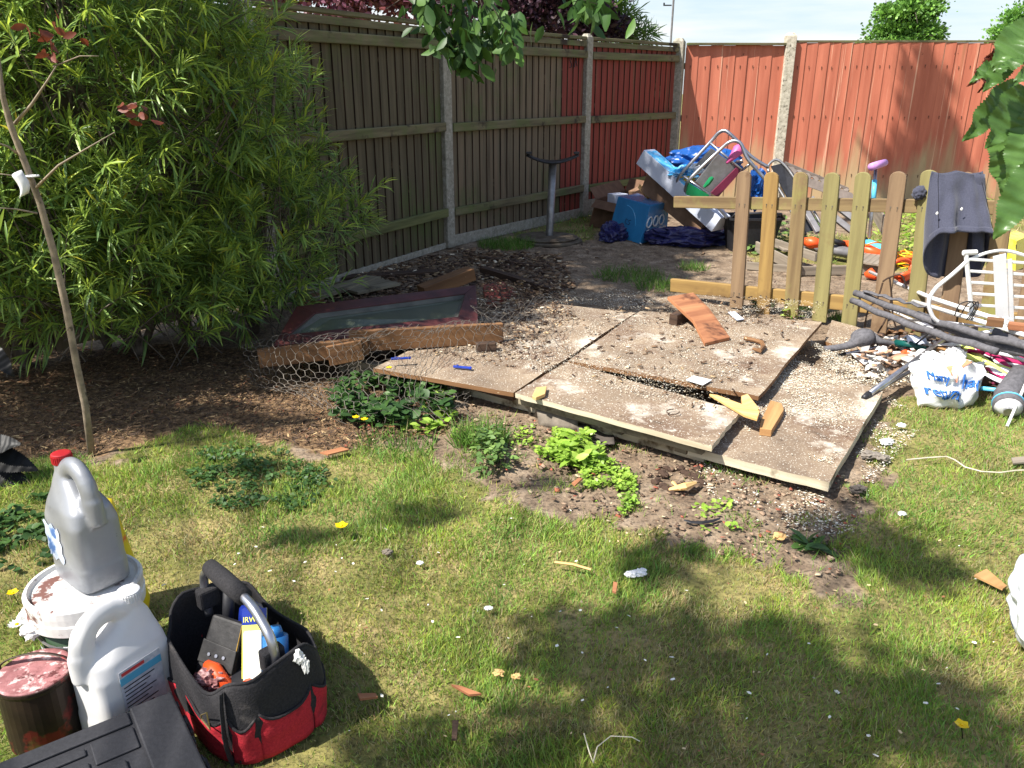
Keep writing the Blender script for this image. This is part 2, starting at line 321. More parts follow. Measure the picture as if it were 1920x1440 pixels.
mat('yellow_cable',S(240,214,40),S(230,190,30),scale=10,rough=.5,bump=0)
mat('black_plastic',S(36,36,40),S(26,26,30),scale=40,rough=.55,bump=.15,spots=[(S(82,80,78),60,.70,.05)])
mat('case_black',S(46,46,50),S(36,36,40),scale=120,rough=.6,bump=.25,spots=[(S(96,94,90),26,.72,.06)])
mat('grey_plastic',S(122,120,122),S(96,94,96),scale=14,rough=.55,bump=.1)
mat('grey_resin',S(120,108,100),S(96,86,80),scale=14,rough=.7,bump=.1)
mat('foam_grey',S(104,102,106),S(78,77,80),scale=60,rough=.9,bump=.5)
mat('grey_plank',S(150,138,122),S(112,102,90),scale=1,grain=True,stretch=(1.6,22,1),rough=.9,bump=.4)
mat('purple_grip',S(200,150,210),S(180,126,190),scale=10,rough=.6)
mat('sky_plastic',S(110,200,235),S(80,180,220),scale=10,rough=.4)
mat('teal_tube',S(12,84,78),S(8,66,62),scale=12,rough=.45)
mat('cloth_grey',S(70,72,88),S(56,58,73),scale=180,rough=.95,bump=.35,sheen=.2,spots=[(S(70,70,82),3,.55,.15)])
mat('cloth_dark',S(40,40,52),S(30,30,40),scale=180,rough=.95,bump=.3)
mat('bag_white',S(236,236,234),S(224,224,224),scale=5,rough=.45,bump=.15,tr=.12)
mat('ink_blue',S(40,96,170),S(50,110,186),scale=40,rough=.5,bump=0)
mat('ink_orange',S(236,160,120),S(232,130,96),scale=30,rough=.5,bump=0)
mat('ink_black',S(24,28,40),S(30,34,48),scale=40,rough=.5,bump=0)
mat('lime_nozzle',S(214,226,130),S(196,206,96),scale=20,rough=.5)
mat('fabric_white',S(238,232,236),S(224,216,222),scale=60,rough=.85,bump=.2)
mat('fabric_pink',S(178,40,96),S(150,28,78),scale=60,rough=.85,bump=.2)
mat('silver_plastic',S(150,152,156),S(134,136,141),scale=9,rough=.36,metal=.25,bump=.06,spots=[(S(112,112,114),9,.58,.2),(S(70,66,62),60,.70,.04)])
mat('label_torn',S(212,216,222),S(150,166,190),scale=26,rough=.7,bump=.2,spots=[(S(70,104,156),14,.55,.05),(S(120,104,88),9,.62,.05)])
mat('red_cap',S(186,40,48),S(166,30,38),scale=12,rough=.45)
mat('lid_white',S(222,222,220),S(204,202,198),scale=10,rough=.5,bump=.3,spots=[(S(110,76,70),8,.56,.05),(S(176,168,160),5,.55,.1)])
mat('bucket_green',S(44,70,40),S(34,56,34),scale=10,rough=.4,spots=[(S(214,214,210),7,.66,.02)])
mat('tin_dark',S(60,46,38),S(40,32,28),scale=14,rough=.45,metal=.4,spots=[(S(118,44,40),6,.54,.04),(S(170,150,140),12,.68,.03),(S(94,92,50),4,.6,.06)])
mat('tin_lid',S(164,112,112),S(120,74,74),scale=26,rough=.65,bump=.9,spots=[(S(210,176,172),30,.52,.08),(S(84,38,38),14,.55,.06)])
mat('jug_white',S(226,224,222),S(210,208,208),scale=5,rough=.42,bump=.05,tr=.15,spots=[(S(170,120,100),4,.66,.12),(S(90,84,78),60,.74,.02)])
mat('label_plain',S(206,206,210),S(170,172,180),scale=60,rough=.5,bump=0)
mat('label_blue',S(90,170,200),S(80,158,190),scale=30,rough=.5,bump=0)
mat('ink_red',S(200,70,70),S(190,60,60),scale=30,rough=.5,bump=0)
mat('tool_black',S(46,44,46),S(30,29,31),scale=220,rough=.95,bump=.5,spots=[(S(96,90,86),7,.62,.12)])
mat('tool_red',S(190,40,52),S(160,28,42),scale=220,rough=.9,bump=.4,spots=[(S(104,26,32),6,.6,.1)])
mat('leather_black',S(40,38,38),S(28,27,27),scale=60,rough=.6,bump=.3)
mat('stitch',S(176,140,60),S(150,118,50),scale=60,rough=.8)
mat('brass',S(200,180,130),S(180,160,110),scale=10,rough=.35,metal=.8)
mat('card_yellow',S(240,232,120),S(226,220,70),scale=18,rough=.3,coat=.4)
mat('card_navy',S(30,50,140),S(24,40,120),scale=18,rough=.3,coat=.4)
mat('blister',S(232,232,214),S(240,240,228),scale=9,rough=.15,coat=.6)
mat('tool_blue',S(40,110,170),S(30,90,150),scale=12,rough=.4)
mat('bark',S(110,100,90),S(70,62,54),scale=30,rough=.9,bump=.8)
mat('bark_young',S(156,140,120),S(110,98,84),scale=26,rough=.75,bump=.5,spots=[(S(84,74,62),22,.62,.05)])
mat('leaf_bush',(.23,.35,.085),(.16,.27,.065),scale=3,rough=.42,tr=.38,tint=True,bump=0,spec=.5)
mat('leaf_green',(.085,.17,.035),(.05,.115,.025),scale=3,rough=.5,tr=.3,tint=True,bump=0)
mat('leaf_dark',(.04,.10,.02),(.025,.07,.015),scale=3,rough=.45,tr=.3,tint=True,bump=0)
mat('leaf_purple',(.035,.014,.022),(.055,.02,.03),scale=3,rough=.5,tr=.2,tint=True,bump=0)
mat('leaf_cherry',(.10,.19,.045),(.06,.13,.03),scale=30,rough=.35,tr=.3,bump=.3)
mat('leaf_red',S(130,70,46),S(96,44,36),scale=30,rough=.5,tr=.3,tint=False,bump=.2)
mat('grass',(.75,.75,.75),(1,1,1),scale=3,rough=.55,tr=.3,tint=True,bump=0,spec=.3)
mat('chips',(.85,.85,.85),(1,1,1),scale=3,rough=.85,tint=True,bump=0)
mat('petal_yellow',S(250,214,20),S(240,196,10),scale=9,rough=.5,tr=.2,bump=0)
mat('petal_white',S(240,240,244),S(230,230,236),scale=9,rough=.6,tr=.2,bump=0)
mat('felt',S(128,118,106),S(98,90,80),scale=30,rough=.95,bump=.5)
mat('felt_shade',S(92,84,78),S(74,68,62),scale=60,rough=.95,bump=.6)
mat('brick_red',S(140,70,60),S(110,52,46),scale=12,rough=.9,bump=.4,spots=[(S(90,70,60),6,.58,.1)])
mat('fluff',S(236,236,236),S(206,206,206),scale=40,rough=.95,bump=.8)
mat('fluff_grey',S(140,132,122),S(96,88,80),scale=30,rough=.95,bump=1)
mat('string',S(206,198,176),S(176,168,146),scale=30,rough=.9,bump=0)
mat('sack_yellow',S(226,206,40),S(206,176,30),scale=9,rough=.45,spots=[(S(210,90,60),9,.6,.04),(S(60,120,60),8,.64,.03)])
mat('sack_white',S(224,226,230),S(196,200,208),scale=7,rough=.35,bump=.3,tr=.1)
mat('pvc_blue',S(30,58,140),S(30,58,170),scale=20,rough=.4)
m=mat('glass',S(74,80,64),S(60,66,54),scale=4,rough=.34,bump=.04,spec=.5,coat=.15,spots=[(S(120,128,112),5,.60,.2)])
# ---------------- ground ----------------
SOILS=[GP(p) for p in [
 [(-200,905),(60,880),(190,850),(260,815),(340,800),(500,828),(640,850),(700,838),(800,838),(860,900),(980,975),(1120,965),(1190,1015),(1330,1035),(1440,1065),(1500,1130),(1570,1120),(1560,1060),(1600,985),(1630,900),(1700,770),(1780,650),(1960,600),(2200,560),(2400,330),(1262,330),(700,380),(300,380),(-900,500)],
]]
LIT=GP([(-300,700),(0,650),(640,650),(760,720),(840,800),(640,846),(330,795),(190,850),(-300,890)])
PATCH=[GP(p) for p in [[(1370,440),(1640,440),(1700,480),(1640,500),(1400,490)],[(1640,400),(1950,400),(1950,500),(1650,510)],[(1080,400),(1150,420),(1100,450),(1000,460),(940,470),(950,440)]]]
def soilmask(x,y):
    n=(fbm(x,y,5,3)-.5)*.34+(fbm(x,y,30,4,2)-.5)*.10; n2=(fbm(x,y,5,9)-.5)*.34+(fbm(x,y,30,8,2)-.5)*.10; xx=x+n; yy=y+n2; m=np.zeros(x.shape,bool)
    for p in SOILS: m|=inpoly(xx,yy,p)
    for p in PATCH: m&=~inpoly(xx,yy,p)
    return m.astype(float)
def gz(x,y):
    s=soilmask(x,y); lum=(fbm(x,y,9,21,5)-.5)*.05*s; return lum*.8+(fbm(x,y,1.3,31)-.5)*.02-.004
def gzs(x,y): return float(gz(np.array([x]),np.array([y]))[0])
def lines(a,b,st,far):
    l=list(np.arange(a,b,st)); x=b;s_=st
    while x<far: l.append(x); s_*=1.35; x+=s_
    l.append(far); x=a; s_=st
    while x>-far: s_*=1.35; x-=s_; l.insert(0,x)
    return np.array(l)
gx=lines(-2.6,4.2,.025,160); gy=lines(1.0,7.5,.025,200)
XX,YY=np.meshgrid(gx,gy); SM=soilmask(XX,YY); ZZ=gz(XX,YY); ZZ[np.abs(XX)>14]=-.004; ZZ[YY>16]=-.004
nx,ny=len(gx),len(gy); vv=np.stack([XX,YY,ZZ],2).reshape(-1,3)
i=np.arange(nx-1)[None]+np.arange(ny-1)[:,None]*nx; lp=np.stack([i,i+1,i+nx+1,i+nx],2).reshape(-1).astype(np.int32); nf=len(lp)//4
me=bpy.data.meshes.new('ground'); me.vertices.add(len(vv)); me.vertices.foreach_set('co',vv.astype(np.float32).ravel()); me.loops.add(len(lp)); me.loops.foreach_set('vertex_index',lp)
me.polygons.add(nf); me.polygons.foreach_set('loop_start',(np.arange(nf)*4).astype(np.int32)); me.polygons.foreach_set('loop_total',np.full(nf,4,np.int32)); me.update(calc_edges=True)
me.polygons.foreach_set('use_smooth',np.ones(nf,bool))
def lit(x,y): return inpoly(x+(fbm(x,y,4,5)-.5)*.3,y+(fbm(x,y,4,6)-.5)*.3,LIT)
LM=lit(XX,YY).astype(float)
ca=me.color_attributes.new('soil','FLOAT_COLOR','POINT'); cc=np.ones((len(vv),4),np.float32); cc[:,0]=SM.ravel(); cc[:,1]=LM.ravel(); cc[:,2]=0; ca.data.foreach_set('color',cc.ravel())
go=bpy.data.objects.new('ground',me); COL.objects.link(go); tag(go,'lawn worn to bare soil around the boards','ground',kind='structure')
gm=bpy.data.materials.new('ground'); gm.use_nodes=True; N=gm.node_tree.nodes; K=gm.node_tree.links.new; b=N['Principled BSDF']; b.inputs['Roughness'].default_value=.95; b.inputs['Specular IOR Level'].default_value=.15
def gn(scale,detail=8,r=.6):
    n=N.new('ShaderNodeTexNoise'); n.inputs['Scale'].default_value=scale; n.inputs['Detail'].default_value=detail; n.inputs['Roughness'].default_value=r; K(tcg.outputs['Object'],n.inputs['Vector']); return n
def gr(src,cols):
    r=N.new('ShaderNodeValToRGB'); e=r.color_ramp.elements
    e[0].position=cols[0][0]; e[0].color=(*cols[0][1],1); e[1].position=cols[-1][0]; e[1].color=(*cols[-1][1],1)
    for p,c in cols[1:-1]: q=e.new(p); q.color=(*c,1)
    K(src,r.inputs[0]); return r.outputs[0]
def gmix(f,a,c):
    m=N.new('ShaderNodeMix'); m.data_type='RGBA'; K(f,m.inputs[0]); K(a,m.inputs[6]); K(c,m.inputs[7]); return m.outputs[2]
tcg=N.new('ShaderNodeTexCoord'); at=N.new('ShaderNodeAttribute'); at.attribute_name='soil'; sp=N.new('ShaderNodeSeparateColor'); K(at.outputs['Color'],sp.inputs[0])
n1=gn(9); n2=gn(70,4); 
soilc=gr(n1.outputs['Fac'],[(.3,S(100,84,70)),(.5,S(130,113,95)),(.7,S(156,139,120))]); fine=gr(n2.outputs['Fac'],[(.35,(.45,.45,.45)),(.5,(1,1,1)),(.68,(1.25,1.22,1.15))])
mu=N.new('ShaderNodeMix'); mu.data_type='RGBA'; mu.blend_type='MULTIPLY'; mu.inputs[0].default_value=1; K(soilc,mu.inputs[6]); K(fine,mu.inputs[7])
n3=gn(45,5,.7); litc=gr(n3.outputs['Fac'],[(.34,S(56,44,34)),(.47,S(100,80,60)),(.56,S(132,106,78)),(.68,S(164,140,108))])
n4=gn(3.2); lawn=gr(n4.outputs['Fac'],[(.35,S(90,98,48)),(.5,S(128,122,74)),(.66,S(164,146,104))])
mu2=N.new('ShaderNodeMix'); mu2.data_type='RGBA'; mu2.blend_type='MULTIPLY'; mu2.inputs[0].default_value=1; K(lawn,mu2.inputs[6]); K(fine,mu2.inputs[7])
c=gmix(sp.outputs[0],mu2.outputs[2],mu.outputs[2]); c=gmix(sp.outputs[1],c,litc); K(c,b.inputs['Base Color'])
bp=N.new('ShaderNodeBump'); bp.inputs['Strength'].default_value=.8; bp.inputs['Distance'].default_value=.012; n5=gn(38,9,.7); K(n5.outputs['Fac'],bp.inputs['Height']); K(bp.outputs[0],b.inputs['Normal'])
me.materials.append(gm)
# keep-out boxes where solid things lie on the grass
BOARDS=[GP(p) for p in [[(690,700),(968,745),(1333,845),(1555,920),(1655,745),(1610,640),(1540,600),(1200,575),(850,590)]]]
# ---------------- grass blades ----------------
DRYP=[GP(p) for p in [[(860,1170),(1000,1150),(1020,1270),(900,1280)],[(1180,985),(1330,1035),(1440,1065),(1500,1140),(1300,1100),(1150,1040)],[(1500,1080),(1640,1100),(1660,1220),(1480,1220)],[(1730,1240),(1850,1230),(1860,1330),(1740,1330)],[(900,1300),(1200,1310),(1180,1370),(900,1360)],[(1250,1080),(1420,1110),(1400,1180),(1250,1160)]]]
def blades(n,ylo,yhi,hmin,hmax,wd,seed):
    rg=np.random.default_rng(seed); y=ylo+(yhi-ylo)*rg.random(n); hw=.70*y+.25; x=(rg.random(n)*2-1)*hw
    s=soilmask(x,y); lm=lit(x,y); den=fbm(x,y,6,41); dry=fbm(x,y,2.0,55); nx_=(fbm(x,y,7,88)-.5)*.35
    for p in DRYP: dry=dry+.28*inpoly(x+nx_,y+nx_*.7,p)
    keep=(s<.5)&(~lm)&(rg.random(n)<np.clip(.25+1.5*(den-.22),.12,1))
    k2=(s>.5)&(rg.random(n)<.30*(fbm(x,y,9,95)>.60)+.012)&(~lm)&(y<3.4); keep|=k2
    for p in BOARDS: keep&=~inpoly(x,y,p)
    x,y,den,dry=x[keep],y[keep],den[keep],dry[keep]; m=len(x)
    z=gz(x,y); lean=rg.normal(0,.55,(m,2)); d=np.stack([lean[:,0]+.25*(fbm(x,y,3,61)-.5)*4,lean[:,1]+.25*(fbm(x,y,3,71)-.5)*4,np.ones(m)],1)
    R=basis(d,np.tile([[0,0,1.]],(m,1))+rg.normal(0,.3,(m,3)),rg.uniform(0,6.28,m)); hgt=rg.uniform(hmin,hmax,m)*(.45+1.25*den)*np.clip(1.35-dry*.9,.45,1.1)
    sc3=np.stack([np.full(m,wd)*rg.uniform(.6,1.3,m),hgt,hgt],1)
    isdry=rg.random(m)<np.clip((dry-.40)*2.1,.14,.8)
    g=np.stack([.22+.14*rg.random(m),.33+.15*rg.random(m),.055+.045*rg.random(m)],1); dr=np.stack([.36+.14*rg.random(m),.31+.11*rg.random(m),.14+.07*rg.random(m)],1)
    hue=fbm(x,y,4,66)[:,None]; t=np.where(isdry[:,None],dr,g*np.concatenate([1.18-.9*(hue-.3),1.12-.4*(hue-.3),1+0*hue],1))*(.65+.7*rg.random((m,1)))
    tv=[(-.5,0,0),(.5,0,0),(-.4,.5,.04),(.4,.5,.04),(0,1,.22)]; tf=[(0,1,3,2),(2,3,4)]
    return tv,tf,np.stack([x,y,z-.003],1),R,sc3,t
bl=[blades(200000,1.0,2.1,.014,.036,.0023,11),blades(170000,2.1,3.5,.016,.038,.003,12),blades(60000,3.5,5.6,.02,.05,.004,13),blades(30000,5.6,10.2,.03,.07,.007,15)]
cat=lambda i: np.concatenate([q[i] for q in bl])
mass('lawn_grass',bl[0][0],bl[0][1],cat(2),cat(3),cat(4),cat(5),'grass',label='short patchy lawn grass, part green and part dry straw',cat='grass',kind='stuff')
def tuft(name,label,u,v,n,r,h,cols,z=0,wd=.004,group=None,spread=.5):
    c=G(u,v,z); a=rng.uniform(0,6.28,n); q=np.sqrt(rng.random(n))*r; x=c.x+q*np.cos(a)*1.2; y=c.y+q*np.sin(a)
    d=np.stack([rng.normal(0,spread,n),rng.normal(0,spread,n),np.ones(n)],1); R=basis(d,rng.normal(0,1,(n,3))); hh=rng.uniform(.5,1.1,n)*h
    return mass(name,[(-.5,0,0),(.5,0,0),(-.4,.5,.05),(.4,.5,.05),(0,1,.3)],[(0,1,3,2),(2,3,4)],np.stack([x,y,np.full(n,z)],1),R,np.stack([np.full(n,wd),hh,hh],1),tints(n,cols),'grass',label=label,cat='grass clump',origin=tuple(c),group=group)
GC=[(.10,.22,.03,3),(.16,.30,.05,2),(.35,.3,.14,.6)]
for k,(u,v,n,r,h,lb) in enumerate([(950,462,900,.22,.10,'dark green grass tuft in front of the steel pedestal base'),(1180,520,500,.22,.10,'grass tuft on bare soil between the steel pedestal and the picket fence end'),(1235,540,350,.15,.10,'grass tuft right beside the low rail end of the picket fence'),(1300,505,220,.10,.08,'small bright clump of grass just above the left end of the low picket rail'),(1110,405,500,.3,.10,'grass growing along the concrete gravel board by the cardboard box'),(900,830,450,.10,.12,'wispy grass clump with taller blades on the lawn edge below the boards'),(740,840,220,.14,.08,'sparse grass under the yellow flowered weed'),(1430,575,160,.06,.10,'grass sprouts at the foot of the second picket from the left'),(1570,600,110,.05,.09,'grass sprouts at the foot of the fifth picket from the left')]):
    tuft('grass_tuft',lb,u,v,n,r,h,GC)
# ---------------- leafy weeds ----------------
def weed(name,label,px,n,size,h,cols,m='leaf_bush',catg='weed',z=0,stem=True,leaf=LEAF_R):
    P=GP(px) if len(px)>2 else None; c=np.mean(np.array(P),0); A=np.array(P); lo=A.min(0); hi=A.max(0); x=rng.uniform(lo[0],hi[0],n*3); y=rng.uniform(lo[1],hi[1],n*3)
    k=inpoly(x+(fbm(x,y,14,5)-.5)*.12,y,P)&(fbm(x,y,12,77)>.42); x,y=x[k][:n],y[k][:n]; n=len(x); hh=(.25+.75*fbm(x,y,8,90))*h*rng.random(n)**.6
    a=rng.uniform(0,6.28,n); d=np.stack([np.cos(a),np.sin(a),rng.uniform(-.1,.7,n)],1); R=basis(d,np.tile([[0,0,1.]],(n,1)),rng.normal(0,.4,n))
    org=(float(c[0]),float(c[1]),0.0); root=thing(name,label,catg,org)
    o=mass('leaves',*leaf,np.stack([x,y,z+hh],1),R,rng.uniform(.6,1.2,n)*size,tints(n,cols,.25),m,parent=root,origin=org)
    if stem:
        s=MB()
        for i in range(0,n,6): s.tube([(x[i],y[i],z-.01),(x[i]+.01,y[i],z+hh[i]*.6),(x[i]+.02*math.cos(a[i]),y[i]+.02*math.sin(a[i]),z+hh[i])],.0012,3,cap=False)
        part(root,'stems',s,'leaf_green')['kind']='stuff'
    return root
BR=[(1.5,1.5,.8,3),(2.0,1.8,1.2,1)]; DK=[(.7,.75,.9,3),(1,1,1,1)]
weed('chickweed','low bright green chickweed patch on the bare soil below the boards',[(1040,820),(1100,815),(1130,850),(1060,880),(1000,860)],900,.018,.07,BR)
weed('chickweed','bright green chickweed patch trailing down towards the dug hole',[(1110,860),(1170,870),(1200,930),(1180,975),(1120,950),(1090,900)],900,.016,.045,BR)
weed('dock_plant','broader leaved light green plant next to the folded grey felt',[(1060,840),(1110,835),(1120,880),(1070,885)],120,.055,.11,BR,leaf=LEAF_O)
weed('nettle','dull green nettle standing at the lawn edge left of the chickweed',[(890,840),(950,830),(960,880),(920,905),(885,880)],170,.035,.13,DK,leaf=LEAF_O)
weed('chickweed','small pale weeds between the nettle and the grey felt',[(850,800),(1000,805),(990,840),(850,840)],300,.016,.03,BR)
fw=weed('buttercup_plant','dark leafy weed with yellow flowers under the chicken wire',[(620,740),(720,715),(830,740),(850,790),(760,815),(640,800)],620,.045,.13,DK,'leaf_green')
weed('buttercup_plant','low weed with pale green leaves below the yellow flowered weed',[(760,790),(830,740),(850,800),(790,825)],160,.04,.08,BR,'leaf_bush')
weed('clover','dark clover patch in the lawn in front of the brown leaf litter',[(330,850),(470,835),(560,860),(640,900),(560,960),(420,960),(350,900)],1500,.017,.03,DK,'leaf_green',stem=False)
weed('clover','dark clover patch left of the paint bucket',[(-20,960),(80,930),(110,1010),(60,1090),(-20,1060)],500,.026,.04,DK,'leaf_green',stem=False)
weed('seedlings','scattered seedlings by the dug hole in the soil',[(1290,950),(1370,940),(1400,1000),(1330,1000)],60,.018,.03,BR,stem=False)
weed('dandelion','flat dandelion leaves on the soil at the lawn edge',[(1440,1030),(1540,1015),(1560,1045),(1450,1055)],26,.07,.015,DK,'leaf_green',stem=False,leaf=LEAF_O)
weed('ground_elder','green leafy weeds behind the picket fence below the grey trousers',[(1640,420),(1740,400),(1760,470),(1650,490)],600,.05,.18,BR)
weed('ground_elder','green weeds growing behind the first four pickets',[(1370,420),(1560,410),(1560,480),(1380,480)],500,.05,.10,DK,'leaf_bush')
weed('ground_elder','tall green grass and weeds at the foot of the red end fence on the right',[(1840,380),(1960,370),(1960,420),(1850,425)],500,.07,.22,BR,leaf=LEAF_N)
weed('seedlings','plantain rosette at the foot of the third picket',[(1480,570),(1515,570),(1520,600),(1475,600)],24,.09,.05,BR,stem=False,leaf=LEAF_O)
def flower(name,label,u,v,z,r,m,n=5,group=None,lift=0):
    c=G(u,v,z); root=thing(name,label,'flower',c,group); s=MB(); s.tube([(c.x+.01,c.y,0),c],.0012,4); part(root,'stem',s,'leaf_green')
    p=MB()
    for k in range(n):
        a=6.28*k/n+.3; d=V(math.cos(a),math.sin(a),.35); t=V(-math.sin(a),math.cos(a),0); w_=r*(.5 if n<8 else .2)
        b_=len(p.v); p.v+=[c,c+d*r*.6+t*w_,c+d*r,c+d*r*.6-t*w_]; p.face((b_,b_+1,b_+2,b_+3))
    part(root,'petals',p,m)
    q=MB(); q.blob(c+V(0,0,r*.15),(r*.25,r*.25,r*.2),amp=.02,sub=1); part(root,'centre','' or q,'petal_yellow')
for u,v,z,lb in [(640,987,.05,'yellow buttercup alone in the middle of the lawn'),(667,783,.1,'left yellow buttercup of the pair on the dark weed'),(683,787,.1,'right yellow buttercup of the pair on the dark weed'),(729,690,.12,'yellow buttercup just under the front plank'),(24,1112,.04,'small yellow flower left of the paint bucket'),(1803,1360,.04,'small yellow flower in the lawn near the bottom right corner')]:
    flower('buttercup',lb,u,v,z,.016 if z!=.05 else .022,'petal_yellow')
flower('daisy','white daisy at the left edge beside the paint bucket',32,1172,.05,.022,'petal_white',14)
# ---------------- fences ----------------
P0=V(-1.62,5.25,0); P1=V(-.58,7.22,0); P2=V(.78,9.05,0); P3=V(2.0,10.38,0); Pm=V(-2.75,3.55,0); B1=V(3.33,10.4,0); B2=V(6.35,10.4,0); B3=V(8.2,10.4,0)
def post(p,rz,label,top,m='concrete',w_=.10):
    s=MB(); s.box((p.x,p.y,top/2),w_,w_,top,rz=rz); s.box((p.x,p.y,top+.02),w_,w_,.04,rz=rz,taper=.55)
    return solo('concrete_post',s,m,label,'fence post','concrete fence posts',bevel=.006)
def facing(a,b): d=(b-a).normalized(); return d,V(d.y,-d.x,0)
post(P0,-.5,'concrete fence post glimpsed behind the big bush',1.84)
post(P1,-.66,'concrete fence post at the left end of the weathered wood panel',1.85)
post(P2,-.72,'concrete fence post between the weathered panel and the red slatted panel',1.84)
post(P3,-.4,'concrete fence post in the far corner where the two fences meet',1.87,w_=.13)
post(B1,0,'pale mottled concrete post standing in the sunlit red fence',1.93,'concrete_pale',.12)
post(B2,0,'pale concrete post behind the cherry leaves at the right edge',1.9,'concrete_pale',.12)
def gravel(a,b,label,h=.16):
    d,n=facing(a,b); s=MB(); s.beam(a+d*.06+V(0,0,h/2),b-d*.06+V(0,0,h/2),.045,h); return solo('gravel_board',s,'concrete',label,'gravel board','concrete gravel boards',bevel=.004)
def feather_panel(a,b,label,redfrom=None,base='fence_wood',z0=.045,top=1.80,rail='rail_wood',low='rail_wood'):
    d,n=facing(a,b); a=a+d*.055; b=b-d*.055; Ln=(b-a).length; nb=max(4,round(Ln/.105)); root=thing('fence_panel',label,'fence panel',(a+b)/2,'fence panels')
    s=MB(); wv=Ln/nb; ang=math.atan2(d.y,d.x)
    for i in range(nb):
        x0=i*wv+.001; x1=x0+wv-.003; o=random.random()*40; t0=.010+random.uniform(-.001,.002); t1=.022; dz=random.uniform(-.008,.008)
        s.m=1 if (redfrom is not None and i/nb>=redfrom) else 0
        q=[]
        for z in (z0+dz,top+dz):
            q+=[a+d*x0+n*(-.004)+V(0,0,z),a+d*x0+n*(.010+t0*.2)+V(0,0,z),a+d*x1+n*.001+V(0,0,z),a+d*x1+n*(-.008)+V(0,0,z)]
        bb=len(s.v); s.v+=q; h=top-z0
        for f,wq in (((1,5,6,2),1),((0,4,5,1),.1),((2,6,7,3),.1),((3,7,4,0),1),((4,7,6,5),.1),((0,1,2,3),.1)):
            m0=s.m; s.m=2 if f==(0,4,5,1) else m0  # step edge coloured dark: grime plus the shadow line of the lap
            s.face([bb+k for k in f],[(o,o),(o+h,o),(o+h,o+wv*wq),(o,o+wv*wq)]); s.m=m0
    s.m=2; s.beam(a+V(0,0,(z0+top)/2)-n*.03,b+V(0,0,(z0+top)/2)-n*.03,.012,top-z0-.05)  # dark backing sheet, grime and gap shade put into its colour
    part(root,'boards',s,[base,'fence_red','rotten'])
    for z,mm_ in ((.31,low),(1.03,rail),(top-.13,rail)):
        r=MB(); r.beam(a+n*.036+V(0,0,z),b+n*.036+V(0,0,z+.01),.044,.075); part(root,'rail',r,mm_,bevel=.008)
    c_=MB(); c_.beam(a+V(0,0,top+.035),b+V(0,0,top+.035),.075,.03); part(root,'capping',c_,rail,bevel=.004)
    q=MB(); q.beam(a+n*.026+V(0,0,top-.02),b+n*.026+V(0,0,top-.02),.022,.05); part(root,'top_batten',q,rail)
    return root
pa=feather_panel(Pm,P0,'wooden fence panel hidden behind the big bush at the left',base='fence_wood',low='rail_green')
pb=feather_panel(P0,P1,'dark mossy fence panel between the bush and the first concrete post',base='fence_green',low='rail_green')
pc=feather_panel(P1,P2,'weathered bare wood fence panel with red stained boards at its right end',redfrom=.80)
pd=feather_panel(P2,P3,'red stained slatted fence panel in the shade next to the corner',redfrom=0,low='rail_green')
gravel(P0,P1,'concrete gravel board under the mossy fence panel',.05); gravel(P1,P2,'concrete gravel board under the weathered fence panel',.10); gravel(P2,P3,'concrete gravel board under the red slatted panel by the boxes',.18)
# dark marks brushed on the red stained boards
d,n=facing(P1,P2); s=MB()
def gf(t,z): return P1+d*t+n*.019+V(0,0,z)
Lp=(P2-P1).length
for st in ([(.085,1.62),(.07,1.65),(.05,1.64),(.055,1.61),(.085,1.58),(.08,1.55),(.055,1.545)],[(.14,1.55),(.165,1.66),(.19,1.56)],[(.15,1.6),(.185,1.6)]): s.tube([gf(Lp-.40+x*1.0,z) for x,z in st],.005,5)
part(pc,'brushed_marks',s,'ink_black')
def flat_panel(a,b,label,top,wb=.14,z0=.02,cap=False):
    d,n=facing(a,b); a=a+d*.06; b=b-d*.06; Ln=(b-a).length; nb=round(Ln/wb); wv=Ln/nb; root=thing('fence_panel',label,'fence panel',(a+b)/2,'fence panels'); s=MB()
    for i in range(nb):
        x0=i*wv+.001; x1=x0+wv-.002; o=random.random()*40; dz=random.uniform(-.006,.006); q=[]; t=random.uniform(0,.004)
        for z in (z0,top+dz): q+=[a+d*x0+n*(-.012)+V(0,0,z),a+d*x0+n*(t)+V(0,0,z),a+d*x1+n*(.010+t)+V(0,0,z),a+d*x1+n*(-.002)+V(0,0,z)]
        bb=len(s.v); s.v+=q; h=top-z0
        for f,wq in (((1,5,6,2),1),((0,4,5,1),.1),((2,6,7,3),.1),((3,7,4,0),1),((4,7,6,5),.1),((0,1,2,3),.1)): s.face([bb+k for k in f],[(o,o),(o+h,o),(o+h,o+wv*wq),(o,o+wv*wq)])
    nh=MB()
    for i in range(nb):
        for z in (.32,1.02,1.6): q=a+d*((i+.5)*wv+random.uniform(-.02,.02))+n*.012+V(0,0,z+random.uniform(-.012,.012)); nh.tube([q,q+n*.003],.006,6); nh.tube([q+n*.0,q+n*.001-V(0,0,.03)],.003,4)
    part(root,'nail_heads',nh,'rotten')
    s.beam(a+V(0,0,(z0+top)/2)-n*.02,b+V(0,0,(z0+top)/2)-n*.02,.012,top-z0-.05)
    part(root,'boards',s,'fence_red_face')
    for z in (.3,1.0,1.6):
        r=MB(); r.beam(a-n*.04+V(0,0,z),b-n*.04+V(0,0,z),.05,.07); part(root,'rail',r,'rail_wood')
    c_=MB(); c_.beam(a+n*(.02 if cap else -.01)+V(0,0,top+.014),b+n*(.02 if cap else -.01)+V(0,0,top+.014),.08 if cap else .05,.025); part(root,'capping',c_,'rail_wood',bevel=.003)
    if cap:
        s=MB(); h=MB()
        for i in range(9): h.tube([a+d*(.05+i*.13)+n*.012+V(0,0,1.0+random.uniform(-.02,.02)),a+d*(.05+i*.13)+n*.016+V(0,0,1.0)],.006,6)
    return root
